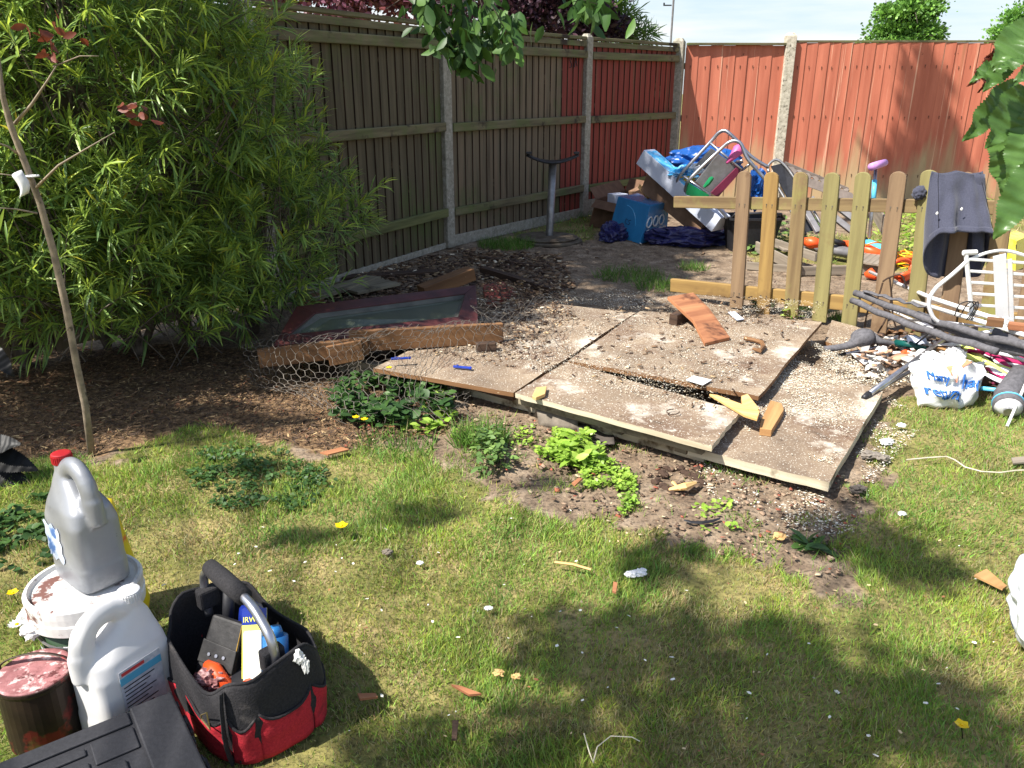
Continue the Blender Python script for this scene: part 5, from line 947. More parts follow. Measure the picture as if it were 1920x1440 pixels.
# ---------------- picket fence ----------------
yf=lambda u:5.08-(u-1382)*.00192
_pa=Y(1382,577,5.08); _pb=Y(1915,680,4.06); _pe=_pb-_pa; _pe.z=0; _pe.normalize(); _pn=V(-_pe.y,_pe.x,0)
_pn=_pn if _pn.y<0 else -_pn
def PL(u,v,off=0):
    r=ray(u,v); return _C+r*(((_pa+_pn*off)-_C).dot(_pn)/r.dot(_pn))
root=thing('picket_fence','low wooden picket fence of round topped pickets on two rails','picket fence',G(1600,615,0))
e0=_pe; nrm=_pn
for i,(tu,tv_,bu,bv,m_) in enumerate([(1398,320,1382,577,'picket_brown'),(1449,322,1432,590,'picket_yellow'),(1504,322,1484,595,'picket'),(1563,323,1537,602,'picket_green'),(1621,322,1592,616,'picket_green'),(1687,321,1648,622,'picket_brown'),(1745,318,1710,652,'picket_green'),(1815,322,1772,640,'picket_brown'),(1890,330,1846,665,'picket'),(1960,335,1915,680,'picket_brown')]):
    Bt=PL(bu,bv); Tp=PL(tu,tv_); upv=(Tp-Bt); Lh=upv.length; upv.normalize(); hw=.044; pts=[Bt-e0*hw,Bt+e0*hw]
    for k in range(9): a=k*math.pi/8; pts.append(Tp-upv*.035+e0*hw*math.cos(a)+upv*.035*math.sin(a))
    s=MB(); n0=nrm*.022
    b0=len(s.v); nP=len(pts); s.v+=[p+V(0,0,0) for p in pts]+[p+n0 for p in pts]; o=random.random()*20
    uvf=lambda p:(o+(p-Bt).dot(upv),o+(p-Bt).dot(e0))
    s.face(list(range(nP))[::-1],[uvf(p) for p in pts][::-1]); s.face(range(nP,2*nP),[uvf(p) for p in pts])
    for k in range(nP): j=(k+1)%nP; s.face((k,j,nP+j,nP+k),[uvf(pts[k]),uvf(pts[j]),(uvf(pts[j])[0],uvf(pts[j])[1]+.02),(uvf(pts[k])[0],uvf(pts[k])[1]+.02)])
    part(root,'picket',s,m_,bevel=.004)
    if i!=7:
        sc_=MB()
        for (ua,va,ub,vb) in ((1262,379,1990,392),(1256,535,1990,612)):
            rz_=PL(ua+(bu-ua)*1.0,va+(vb-va)*(bu-ua)/(ub-ua)).z; t_=(rz_-Bt.z)/(Tp.z-Bt.z); q=Bt.lerp(Tp,t_)+n0
            for dx in (-.018,.018): sc_.tube([q+e0*dx,q+e0*dx+nrm*.0015],.0045,8); sc_.tube([q+e0*dx+nrm*.0005,q+e0*dx+nrm*.0008-V(0,0,.02)],.002,4)
        part(root,'screw_heads',sc_,'rust_plate')
r1=PL(1262,379); r2=PL(1990,392); s=MB(); s.beam(r1-nrm*.02,r2-nrm*.02,.035,.075); part(root,'rail',s,'picket',bevel=.005,label='upper rail ending short on the left')
r1=PL(1256,535); r2=PL(1990,612); s=MB(); s.beam(r1-nrm*.02,r2-nrm*.02,.035,.09); part(root,'rail',s,'picket_yellow',bevel=.005,label='lower rail close to the ground')
# ---------------- trousers ----------------
yt=PL(1790,400).y-.045; root=thing('grey_trousers','dark grey jogging trousers hung upside down over the picket fence','trousers',Y(1790,520,yt))
def tr(u,v):
    a=u*2*math.pi; c_=math.cos(a); sn=math.sin(a); cx=1795+(1784-1795)*v; hw=47+15*v**.8; top=320+5*abs(math.sin(c_*3)); lip=422+104*((1+sn)/2)**1.6+14*c_*c_+5*math.sin(a*3)
    p=Y(cx+hw*math.copysign(abs(c_)**.8,c_),top+(lip-top)*v,yt); th=.012+.075*v**1.2
    f=(.016*math.sin(c_*6+.6+v)+.011*math.sin(c_*12+v*3))*(.25+v)+.010*mn.noise(V(c_*3,v*4,3+sn)); p.y+=sn*th-th+f+.01; return p
s=MB(); s.grid(tr,96,30,closed_u=True); part(root,'leg_cloth',s,'cloth_grey',smooth=True,solid=.004)
s=MB(); s.grid(lambda u,v:(lambda p:p-V(0,.005,0))(tr(.5+.5*u,.90+.09*v)),40,3); part(root,'waistband',s,'cloth_grey',smooth=True,solid=.003)
s=MB(); s.tube([tr(.62,k/10)-V(0,.003,0) for k in range(10)],.002,5); s.tube([tr(.90,k/10)-V(0,.003,0) for k in range(10)],.002,5); part(root,'seam',s,'cloth_dark',smooth=True)
s=MB(); s.grid(lambda u,v:(lambda p:V(p.x,p.y-.012-.02*math.sin(u*3.1)*(.4+v),p.z))(Y(1822+22*u+2*math.sin(v*5),326+(150+22*u)*v,yt-.05*v)),8,18); part(root,'side_cloth',s,'cloth_grey',smooth=True,solid=.004)
s=MB(); s.blob(Y(1724,362,yt+.14),(.036,.03,.036),amp=.22,seed=7,sub=4,ridge=False); part(root,'cuff',s,'cloth_grey',smooth=True)
for u,v in ((1757,400),(1803,392)): s=MB(); s.blob(Y(u,v,yt-.125),(.006,.002,.009),amp=.4,sub=2); part(root,'paint_spot',s,'white_paint')
# ---------------- right hand junk pile ----------------
def PG(u,v,z): return G(u,v,z)
root=thing('white_metal_rack','white painted metal slatted rack standing behind the junk at the right edge','metal rack',G(1840,640,0)); yr=3.85
def R_(u,v,dy=0): return Y(u,v,yr+dy)
s=MB(); s.tube([R_(1811,474),R_(1822,590)],.011,8); part(root,'upright',s,'white_paint'); s=MB(); s.tube([R_(1806,474),R_(1831,473)],.013,8); part(root,'cap',s,'white_paint')
s=MB(); s.tube(smooth_path([R_(1815,488),R_(1850,474,.02),R_(1885,470,.03),R_(1925,480,.02),R_(1960,492)]),.008,8); part(root,'top_bar',s,'white_paint')
for v in (486,508,529,550,571,590):
    s=MB(); s.beam(R_(1814,v),R_(1970,v+10),.010,.014); part(root,'slat',s,'white_paint',bevel=.003)
s=MB(); s.beam(R_(1874,478,-.012),R_(1880,612,-.012),.06,.006,up=(0,1,0)); part(root,'wide_strip',s,'white_plastic')
s=MB(); s.beam(R_(1893,486,-.012),R_(1897,610,-.012),.02,.006,up=(0,1,0)); part(root,'narrow_strip',s,'white_plastic')
s=MB(); s.tube([G(1631,510,.15),G(1750,560,.30),G(1960,628,.33)],.0115,10); solo('white_pole',s,'white_paint','long white pole sloping down to the right above the grey foam tubes','pole',smooth=True)
s=MB(); s.tube([G(1712,565,.26),G(1830,600,.30),G(1960,640,.32)],.011,10); solo('white_pole',s,'white_paint','second white pole just above the grey foam tubes','pole',smooth=True)
for a,b_,r,z,lb in [((1603,549),(1960,658),.0175,.31,'upper dark grey foam tube of the bundle pointing left'),((1597,563),(1870,658),.017,.27,'lower dark grey foam tube of the bundle pointing left'),((1720,590),(1960,672),.02,.27,'short dark grey foam tube between the two longer ones'),((1862,622),(1970,650),.021,.30,'dark grey foam tube end at the right edge under the white rack'),((1850,636),(1970,668),.020,.26,'lowest dark grey foam tube at the right edge')]:
    A=G(*a,z);Bq=G(*b_,z-.02); s=MB(); s.tube([A.lerp(Bq,k/14)+V(0,0,.004*math.sin(k*1.7)-.02*math.sin(math.pi*k/14)) for k in range(15)],[r*(1+.06*math.sin(k*2.3)) for k in range(15)],12); solo('foam_tube',s,'foam_grey',lb,'foam tube','foam tubes',smooth=True)
s=MB(); s.tube([G(1620+13*k,546+3.4*k,.335)+V(0,0,.006*math.sin(k*2.9)) for k in range(10)],[.012,.016,.013,.018,.014,.018,.012,.016,.012,.008],7,flat=.5); solo('torn_foam',s,'foam_grey','torn strip of grey foam lying on top of the foam tubes','foam strip')
s=MB(); s.tube(smooth_path([Y(u,v,3.75) for u,v in ((1815,488),(1785,515),(1755,540),(1742,563),(1745,585),(1757,602),(1790,618),(1830,625),(1870,618),(1893,606),(1894,599),(1880,597))],5),.0095,10); solo('white_hose',s,'white_plastic','white plastic hose curled in a big loop over the foam tubes','hose',smooth=True)
s=MB(); s.beam(G(1850,602,.36),G(1882,606,.36),.05,.035); solo('offcut',s,'plank_brown','short brown block of wood resting on the white pole','offcut',bevel=.003)
s=MB(); s.beam(G(1890,610,.34),G(1960,618,.34),.05,.03); solo('offcut',s,'plank_red','reddish batten under the white rack at the right edge','batten',bevel=.003)
s=MB()
for k in range(3): s.tube(smooth_path([Y(1790+14*k,592-6*k,3.72),Y(1800+14*k,570,3.70),Y(1822+6*k,566,3.7),Y(1826+3*k,580,3.72),Y(1812+4*k,600,3.74)]),.003,5)
solo('wire_tangle',s,'black_plastic','thin black wire curled over the white pole','wire')
s=MB()
for p in ([(1655,530),(1645,560),(1628,580),(1620,620)],[(1655,528),(1668,520),(1690,516),(1700,540)],[(1668,575),(1660,600),(1645,625)],[(1668,520),(1672,560),(1674,600)],[(1672,590),(1680,615)]): s.tube(smooth_path([Y(u,v,4.25) for u,v in p]),.005,5)
solo('dead_stem',s,'rotten','bare woody stem tangled in the pickets behind the foam tubes','twig')
# leaf blower nozzle and poles
root=thing('blower_nozzle','dusty dark grey plastic blower nozzle with a green tube lying on the junk','blower nozzle',G(1640,675,0))
s=MB(); s.tube(smooth_path([G(1546,655,.07),G(1590,648,.09),G(1610,636,.12),G(1630,632,.12),G(1650,640,.11),G(1680,646,.09)]),[.021]*4+[.024,.028,.032,.04]+[.055,.062,.062,.058]+[.05,.04,.034,.028]+[.022,.02,.018,.018,.018],14,flat=.8); part(root,'nozzle',s,'foam_grey',smooth=True)
s=MB(); s.tube([G(1679,643,.10),G(1705,646,.11),G(1735,655,.10)],[.019,.018,.012],10); part(root,'green_tube',s,'teal_tube',smooth=True)
def pole(a,za,b,zb,r,m_,lb,nm='pole',endm=None):
    A=G(*a,za);Bq=G(*b,zb); s=MB(); s.tube([A,A.lerp(Bq,.5),Bq],r,12); root=thing('metal_pole',lb,nm,A); part(root,'tube',s,m_,smooth=True)
    s=MB(); s.tube([A-(Bq-A).normalized()*.03,A+(Bq-A).normalized()*.02],[r*.9,r*1.25],10); part(root,'end_cap',s,endm or 'steel_dark',smooth=True)
pole((1625,742),.08,(1790,622),.16,.013,'steel','scuffed silver pole with a dark end cap resting on the lowest board','pole')
pole((1640,735),.05,(1760,665),.10,.010,'steel','thinner silver pole beside the scuffed one','pole')
pole((1578,665),.04,(1768,624),.14,.008,'steel','thin silver pole passing under the green tube','pole')
pole((1722,634),.12,(1752,652),.10,.008,'white_paint','short pale tube end near the green tube','tube')
s=MB(); s.prism([G(u,v,.15) for u,v in ((1706,606),(1722,596),(1790,612),(1765,622))],V(0,0,.012)); solo('metal_plate',s,'steel','bent silver metal plate between the foam tubes and the poles','metal plate')
root=thing('paving_slab','white spattered slab end lying in front of the blower nozzle','slab',G(1630,690,0)); s=MB(); s.hexa([G(1592,662,0),G(1622,688,0),G(1660,668,0),G(1628,650,0),G(1592,660,.05),G(1620,684,.05),G(1658,664,.05),G(1630,648,.05)]); part(root,'slab',s,'lid_white',bevel=.004)
for i,(u,v,z,r,m_,lb,nm) in enumerate([(1640,690,.03,(.035,.03,.03),'white_paint','crushed white carton left of the printed plastic bag','carton'),(1652,665,.06,(.035,.025,.045),'white_plastic','upright white plastic bottle in the rubble','bottle'),(1665,680,.03,(.04,.03,.025),'lid_white','dirty white lump in the rubble left of the disc','rubble'),(1690,672,.05,(.05,.035,.03),'card','tan cardboard lump under the poles','cardboard'),(1700,665,.07,(.03,.02,.02),'orange_plastic','small orange piece in the rubble under the poles','scrap'),(1672,700,.02,(.03,.02,.02),'white_paint','lower white lump in the rubble','rubble'),(1760,672,.09,(.05,.04,.03),'lid_white','whitish crumpled paper above the printed bag','paper'),(1790,664,.11,(.045,.04,.03),'white_plastic','white crumpled plastic above the printed bag','plastic'),(1740,660,.06,(.05,.03,.03),'fluff_grey','grey lump between poles and printed bag','rubble'),(1690,655,.04,(.05,.04,.02),'rotten','dark earthy lump under the blower nozzle','rubble'),(1880,700,.03,(.05,.03,.03),'rotten','dark earthy lump behind the striped fabric','rubble'),(1622,672,.03,(.02,.03,.02),'card_dark','brown crumpled scrap at the left tip of the pile','scrap'),(1718,700,.03,(.03,.03,.03),'fluff_grey','grey lump behind the left corner of the printed bag','rubble')]):
    s=MB(); s.blob(G(u,v,z),r,amp=.4,fr=1.8,seed=i+70,sub=3); solo(nm,s,m_,lb,nm)
for k in range(26):
    pass
debris([(1600,690),(1640,650),(1700,655),(1760,680),(1700,720),(1620,710)],260,.0,.10,(.015,.07),[(*S(220,214,206),3),(*S(150,120,96),1),(*S(96,80,70),1),(*S(190,150,120),1)],'broken bits of plastic and rubble under the poles',name='rubble_bits',catg='rubble',box=True,asp=(.3,.9))
debris([(1640,640),(1960,640),(1960,760),(1860,760),(1800,680)],300,.0,.06,(.02,.09),[(*S(90,70,60),3),(*S(60,48,42),2),(*S(190,180,170),.6)],'dark bits of rubbish under the foam tubes',name='rubble_bits',catg='rubble',box=True,asp=(.2,.6))
c=G(1728,668,.10); root=thing('plastic_disc','clear white round plastic disc between poles and printed bag','disc',c-V(0,0,.02)); s=MB(); s.tube([c+V(0,0,0),c+V(.0,-.012,.012)],.034,24); part(root,'disc',s,'white_plastic'); s=MB(); s.tube([c+V(0,-.012,.012),c+V(0,-.02,.02)],.008,10); part(root,'hub',s,'lid_white')
s=MB(); s.prism([G(u,v,.12) for u,v in ((1755,658),(1790,645),(1812,655),(1770,668))],V(0,0,.015)); s.xform(Matrix.Identity(4)); solo('offcut',s,'plank_tan','tan wooden offcut above the printed plastic bag','offcut')
for k,(a,za,b_,zb,r_,m_,lb) in enumerate([((1655,575),.16,(1800,640),.2,.007,'white_plastic','thin white plastic strip under the lower foam tube'),((1700,600),.2,(1860,615),.26,.006,'steel','thin bent silver rod beneath the foam tubes'),((1750,640),.12,(1850,700),.1,.007,'white_paint','short white rod crossing behind the lime ribs'),((1620,700),.03,(1700,655),.08,.006,'rotten','dark thin stick lying in the rubble under the poles'),((1840,655),.16,(1960,690),.14,.009,'white_plastic','white tube lying along the striped cloth'),((1860,720),.05,(1960,700),.10,.008,'maroon','dark red rod behind the grey lamp'),((1765,605),.28,(1700,660),.05,.005,'steel_dark','dark thin rod leaning down from the foam tubes')]):
    A=G(*a,za);Bq=G(*b_,zb); s=MB(); s.tube([A,A.lerp(Bq,.5)+V(0,0,.01*(k%3)),Bq],r_,8); solo('rod',s,m_,lb,'rod',smooth=True)
for k,(u,v,z,w_,m_,lb) in enumerate([(1715,640,.12,.05,'card_white','pale folded card under the foam tubes'),(1775,650,.13,.06,'white_plastic','white plastic shard above the printed bag'),(1830,660,.14,.05,'fabric_pink','pink scrap of cloth by the lime ribs'),(1662,648,.09,.04,'card_dark','brown card scrap behind the blower nozzle'),(1805,700,.02,.05,'fluff_grey','grey rag behind the right corner of the printed bag'),(1735,690,.05,.05,'white_paint','white paper scrap under the silver poles'),(1860,690,.06,.06,'rotten','dark cloth lump under the striped cloth'),(1682,625,.06,.05,'plank_brown','brown chunk of wood between pickets and nozzle'),(1735,618,.10,.05,'brick_red','reddish lump beneath the foam tubes')]):
    c=G(u,v,z); s=MB(); s.grid(lambda a_,b_:c+V((a_-.5)*w_*2,(b_-.5)*w_*1.4+.01*math.sin(a_*6+k),.022*mn.noise(V(a_*3,b_*3,k*2.2))+.02*math.sin(b_*3+k)),9,9); solo('rubbish_scrap',s,m_,lb,'scrap',solid=.004,smooth=True)
# printed bag
TL,TR,BR_,BL=Y(1703,683,3.42),Y(1850,676,3.55),G(1826,758,.0),G(1722,762,.0)
def bagf(u,v,off=0):
    p=BL.lerp(BR_,u).lerp(TL.lerp(TR,u),v); e=math.sin(math.pi*u)**.5*math.sin(math.pi*min(1,max(0,v)))**.5 if 0<u<1 and 0<v<1 else 0
    q=V(u*2.6,v*2.1,.4); cr=(1-abs(mn.noise(q*1.3))*2.2)*.028+mn.noise(q*2.6)*.014+mn.noise(q*6)*.003
    return p+V(0,-.07,.035)*e+V(0,-cr,cr*.5)*e+V(.02*mn.noise(V(v*5,u*3,2)),0,.03*mn.noise(V(u*4,v*2,5)))+V(0,-.004,.002)*off+V(0,-.04*math.sin(math.pi*u),0)*(1-v)
root=thing('printed_plastic_bag','crumpled white plastic bag with blue lettering saying many happy returns','plastic bag',G(1770,755,0)); s=MB(); s.grid(bagf,40,30); s.grid(lambda u,v:(bagf(1-u,v)*1+V(0,.22*math.sin(math.pi*u)**.5*math.sin(math.pi*v)**.5,0)),40,30); part(root,'bag_skin',s,'bag_white')
def drape(txt,size,u0,v0,slope,m_,sx_=1,nm='lettering'):
    t=text_mb(txt,size); P=[]
    for p in t.v: uu=u0+p.x*sx_; vv_=v0+p.y+slope*p.x; P.append(bagf(uu,vv_,2.6 if p.z>0 else .6))
    t.v=P; part(root,nm,t,m_)
drape('Many',.27,.10,.60,-.18,'ink_blue',.40); drape('returns',.36,.05,.27,-.14,'ink_blue',.47); drape('hap',.42,.56,.38,-.08,'ink_blue',.46)
s=MB(); b0=0
for q in ([(.40,.95),(.47,.93),(.50,.66),(.46,.50),(.42,.52),(.39,.66)],[(.54,.84),(.64,.94),(.80,.96),(.68,.90),(.56,.80)]):
    n0=len(s.v); s.v+=[bagf(a,b_,2.0) for a,b_ in q]; s.face(range(n0,n0+len(q)))
part(root,'orange_print',s,'ink_orange')
s=MB(); s.blob(Y(1786,668,3.6),(.05,.03,.035),amp=.4,seed=3,sub=4); s.blob(Y(1746,672,3.55),(.04,.03,.03),amp=.4,seed=6,sub=4); part(root,'knot',s,'bag_white')
# striped parasol fabric with lime nozzles
root=thing('striped_fabric','folded pink and white striped parasol cloth at the right of the pile','parasol cloth',G(1890,720,0)); 
for k,(a,b_,c_,m_) in enumerate([((1790,640),(1860,668),(1960,705),'fabric_white'),((1815,648),(1880,672),(1965,690),'fabric_pink'),((1805,664),(1860,684),(1960,722),'fabric_white'),((1838,640),(1870,670),(1935,735),'fabric_pink'),((1858,662),(1890,700),(1945,738),'fabric_white'),((1850,690),(1890,712),(1940,740),'fabric_pink'),((1846,682),(1880,704),(1930,722),'fabric_white'),((1870,640),(1905,664),(1965,680),'fabric_pink'),((1850,702),(1880,716),(1925,728),'fabric_white')]):
    P_=smooth_path([G(*a,.11+.004*(k%3)),G(*b_,.11+.006*(k%4)),G(*c_,.07+.012*(k%3))]); s=MB(); s.tube(P_,[.012+.006*math.sin(math.pi*i/(len(P_)-1)) for i in range(len(P_))],8,flat=.5); part(root,'stripe',s,m_,smooth=True)
for a,b_,lb in [((1784,632),(1822,658),'upper'),((1798,663),(1838,676),'lower')]:
    s=MB(); A=G(*a,.16);Bq=G(*b_,.14); s.tube([A,A.lerp(Bq,.4),A.lerp(Bq,.7),Bq],[.008,.014,.013,.018],10); s.tube([Bq,Bq+(Bq-A)*2.2],[.012,.011],10); solo('lime_nozzle',s,'lime_nozzle','pale lime rib end, %s of the two above the printed bag'%lb,'plastic rib',smooth=True)
s=MB(); s.tube([G(1838,728,.06),G(1905,735,.06)],.010,10); solo('blue_tube',s,'sky_plastic','thin blue tube between the printed bag and the grey lamp','tube',smooth=True)
c=G(1890,755,.06); root=thing('work_lamp','grey plastic lamp with a clear lens and blue trim at the right edge','lamp',c-V(0,0,.06)); d_=V(-.35,-.8,-.35).normalized()
s=MB(); s.tube([c-d_*.14+V(.06,0,.05),c-d_*.05,c,c+d_*.035],[.045,.055,.06,.062],20); part(root,'housing',s,'foam_grey',smooth=True)
s=MB(); s.tube([c+d_*.0,c+d_*.006],.0635,20); part(root,'trim',s,'sky_plastic'); s=MB(); s.tube([c+d_*.036,c+d_*.05],[.055,.03],20); part(root,'lens',s,'white_plastic',smooth=True)
s=MB(); s.tube([c+d_*.05,c+d_*.062],.02,14); part(root,'bulb_cover',s,'steel')
s=MB(); s.tube([G(1888,800,.0),Y(1925,715,G(1888,800,0).y+.15)],.006,8); solo('tent_peg',s,'white_paint','thin white rod standing in the grass in front of the grey lamp','rod')
# ---------------- foreground stack ----------------
bc=V(-1.005,1.60,0); root=thing('paint_bucket','green plastic paint bucket with a white paint smeared lid','paint bucket',bc)
s=MB(); s.loft([(0,bc.x,bc.y,.098,.098,2),(.01,bc.x,bc.y,.102,.102,2),(.205,bc.x,bc.y,.113,.113,2)],40); part(root,'body',s,'bucket_green',smooth=True)
s=MB(); zz=[(.195,.119),(.20,.125),(.225,.127),(.228,.124),(.245,.126),(.262,.127),(.268,.123),(.268,.117),(.258,.113),(.257,.108),(.262,.02)]; s.loft([(z,bc.x,bc.y,r,r,2) for z,r in zz],48); part(root,'lid',s,'lid_white',smooth=False)
s=MB(); s.tube([bc+V(.117*math.cos(a),.117*math.sin(a),.195-.03*math.sin((a+2.6)*1.0 if 0 else (i/16*math.pi))) for i,a in enumerate([-2.9+2.6*k/16 for k in range(17)])],.003,6); part(root,'handle',s,'steel')
s=MB(); a_=lambda t:(bc+V(.131*math.cos(t),.131*math.sin(t),0)); s.grid(lambda u,v:(lambda t:bc+V((.1035+.0125*v)*math.cos(t),(.1035+.0125*v)*math.sin(t),.02+.15*v))(-1.62+.16*u),3,8); part(root,'paint_drip',s,'white_paint',smooth=True)
s=MB(); s.grid(lambda u,v:(lambda t:bc+V((.1045+.0105*v)*math.cos(t),(.1045+.0105*v)*math.sin(t),.05+.10*v))(-2.35+.5*u),8,8); part(root,'label',s,'label_plain',smooth=True)
s=MB(); s.blob(bc+V(-.112,-.045,.2),(.022,.022,.022),amp=.5,seed=12,sub=3); s.blob(bc+V(-.085,-.093,.195),(.02,.016,.016),amp=.5,seed=14,sub=3); part(root,'dried_paint',s,'white_paint')
# silver jug
def jug(root,M,mt,w_,d_,h_,capm,hole=True,rem=.004):
    s=MB()
    # blow moulded body with shoulders tapering to the handle ridge
    s.loft([(0,0,0,w_*.44,d_*.44,5),(.008,0,0,w_*.5,d_*.5,5),(.06,0,0,w_*.5,d_*.5,5),(.064,0,0,w_*.488,d_*.488,5),(h_*.55,0,0,w_*.485,d_*.488,5),(h_*.66,-w_*.01,0,w_*.46,d_*.42,4),(h_*.76,-w_*.08,0,w_*.36,d_*.30,3),(h_*.84,-w_*.17,0,w_*.24,d_*.22,2.6),(h_*.90,-w_*.22,0,w_*.14,d_*.17,2.2)],40)
    s.tube([(-w_*.24,0,h_*.86),(-w_*.24,0,h_*.965)],w_*.115,20)
    hp=smooth_path([V(-w_*.20,0,h_*.86),V(-w_*.02,0,h_*.955),V(w_*.20,0,h_*.96),V(w_*.36,0,h_*.88),V(w_*.42,0,h_*.74),V(w_*.42,0,h_*.55)],5); s.tube(hp,[w_*.12]*5+[w_*.11]*10+[w_*.115]*5+[w_*.13]*6,12,flat=1.25)
    s.v=[M@v for v in s.v]; part(root,'body',s,mt,remesh=rem)
    s=MB(); s.tube([(-w_*.24,0,h_*.955),(-w_*.24,0,h_*1.03),(-w_*.24,0,h_*1.035)],[w_*.125,w_*.125,w_*.11],28); s.v=[M@v for v in s.v]; part(root,'cap',s,capm)
    s=MB(); 
    for k in range(28): a=6.283*k/28; s.box((-w_*.24+w_*.127*math.cos(a),w_*.127*math.sin(a),h_*.99),.0025,.0025,h_*.055,rz=a)
    s.v=[M@v for v in s.v]; part(root,'cap_ribs',s,capm)
jb=V(-.995,1.628,.262); root=thing('silver_oil_can','empty silver plastic oil can with a red cap standing on the paint bucket lid','oil can',jb)
M=frame(jb,rz=-.66); jug(root,M,'silver_plastic',.168,.118,.300,'red_cap')
s=MB(); s.grid(lambda u,v:M@V(-.060+.070*u+.004*math.sin(v*17),-.0590-.0003,.065+.090*v+.006*math.sin(u*13)),8,8); part(root,'torn_label',s,'label_torn',solid=.0008)
s=MB()
for k in range(5): z=.165+.012*k; s.tube([M@V(-.056-.001*k,-.053+.004*k,z-.01),M@V(-.076+.003*k,-.030,z-.008),M@V(-.076+.003*k,.0,z-.008)],.0022,5)
part(root,'grip_ribs',s,'silver_plastic',smooth=True)
# yellow sack behind the bucket
c=V(-1.085,1.82,0); root=thing('yellow_sack','yellow printed plastic sack standing behind the paint bucket','sack',c); s=MB()
s.loft([(0,c.x,c.y,.09,.05,3),(.05,c.x,c.y,.10,.06,3),(.2,c.x-.01,c.y,.09,.05,2.5),(.33,c.x-.02,c.y,.075,.03,2.2),(.36,c.x-.02,c.y,.07,.008,2)],28); 
for i,v in enumerate(s.v): v+=V(mn.noise(v*12)*.012,mn.noise(v*12+V(5,5,5))*.012,0)
part(root,'sack_skin',s,'sack_yellow',smooth=True); s=MB(); s.beam(c+V(.0,-.02,.37),c+V(.05,-.03,.355),.02,.015); part(root,'fold',s,'brick_red')
# paint tin
c=G(86,1262,.165); c=V(c.x-.025,c.y,0); root=thing('paint_tin','dirty small paint tin with a pinkish dried paint lid and strap handle','paint tin',c)
s=MB(); s.loft([(0,c.x,c.y,.072,.072,2),(.004,c.x,c.y,.075,.075,2),(.155,c.x,c.y,.075,.075,2),(.162,c.x,c.y,.078,.078,2),(.168,c.x,c.y,.078,.078,2)],36); part(root,'body',s,'tin_dark',smooth=False)
s=MB(); s.loft([(.165,c.x,c.y,.076,.076,2),(.172,c.x,c.y,.073,.073,2),(.169,c.x,c.y,.066,.066,2),(.171,c.x,c.y,.03,.03,2)],36); part(root,'lid',s,'tin_lid',smooth=True)
s=MB(); P_=[c+V(.082*math.cos(a)*1,.06*math.sin(a)*.35+.01,.172+.02*math.sin(max(0,math.pi*k/14))) for k,a in enumerate([.1+2.9*k/14 for k in range(15)])]; P_=[c+V(.079,0,.10),c+V(.084,.01,.15)]+[V(p.x,p.y,p.z) for p in P_]+[c+V(-.084,.01,.15)]
s.tube(P_,.008,6,flat=.25); part(root,'handle',s,'tin_dark',smooth=True)
# white container
jb=V(-.868,1.455,0); root=thing('white_container','white translucent plastic container with a blue banded label','plastic container',jb); M=frame(jb,rz=-2.1)
jug(root,M,'jug_white',.19,.135,.305,'white_plastic')
for (x0,x1,z0,z1,m_) in ((.0,.082,.05,.185,'label_plain'),(.0,.082,.150,.168,'label_blue')):
    s=MB(); e=-.0670-(.0008 if m_=='label_blue' else 0); s.grid(lambda u,v:M@V(.05-.10*u,.0672+(.001 if m_=='label_blue' else .0004),z0+(z1-z0)*v),4,6); part(root,'label',s,m_,solid=.0006)
s=MB()
for k in range(9):
    z=.14-.010*k; x1=.02-.012*(k%3); s.v+=[M@V(.045,.0686,z),M@V(-x1-.01,.0686,z),M@V(-x1-.01,.0686,z+.003),M@V(.045,.0686,z+.003)]; s.face((4*k,4*k+1,4*k+2,4*k+3))
part(root,'small_print',s,'ink_black'); s=MB(); s.v+=[M@V(.045,.0686,.172),M@V(-.01,.0686,.172),M@V(-.01,.0686,.18),M@V(.045,.0686,.18)]; s.face((0,1,2,3)); part(root,'red_print',s,'ink_red')
# ---------------- tool bag ----------------
tb=V(-.615,1.50,0); e1=V(.70,-.71,0).normalized(); e2=V(.71,.70,0).normalized(); root=thing('tool_bag','open black and red fabric tool bag with a metal bar handle full of tools','tool bag',tb)
def bl_(a,b_,z): return tb+e1*a+e2*b_+V(0,0,z)
def ring(u,z,sx_,sy_):
    a=u*2*math.pi; c_=math.cos(a); q=math.sin(a); pw=3.2; return (sx_*math.copysign(abs(c_)**(2/pw),c_),sy_*math.copysign(abs(q)**(2/pw),q))
def wall(u,v,off=0):
    z=.21*v; dip=1
    a=u*2*math.pi; x,y=ring(u,z,.182+off+.01*math.sin(v*3),.124+off+.012*math.sin(v*3)); top=.175+.045*abs(math.cos(a))**3-.02*abs(math.sin(a))**3+.012*math.sin(a*6); 
    w_=.006*mn.noise(V(math.cos(a)*4,math.sin(a)*4,v*4)); return bl_(x*(1+w_*4),y*(1+w_*6),.004+top*v)
s=MB(); s.grid(lambda u,v:wall(u,v),80,18,closed_u=True); part(root,'wall',s,'tool_black',smooth=True,solid=.006)
s=MB(); s.grid(lambda u,v:bl_((u-.5)*.33,(v-.5)*.21,.012),4,4); part(root,'base',s,'tool_black',solid=.008)
def pocket(u0,u1,h0,lab=None):
    s=MB(); 
    def pf(u,v):
        uu=u0+(u1-u0)*u; b_=.010*math.sin(math.pi*u)**.6*(.4+.6*v); h_=h0-.03*math.sin(math.pi*u); a=uu*2*math.pi; x,y=ring(uu,0,.182+.008+b_,.124+.008+b_); w_=.006*mn.noise(V(math.cos(a)*5,math.sin(a)*5,v*4)); return bl_(x*(1+w_*3),y*(1+w_*4),.006+h_*v)
    s.grid(pf,16,8); part(root,'pocket',s,'tool_red',smooth=True,solid=.003)
    s=MB(); s.tube([pf(k/12,1)+V(0,0,.001) for k in range(13)],.0035,5); part(root,'pocket_trim',s,'tool_black',smooth=True)
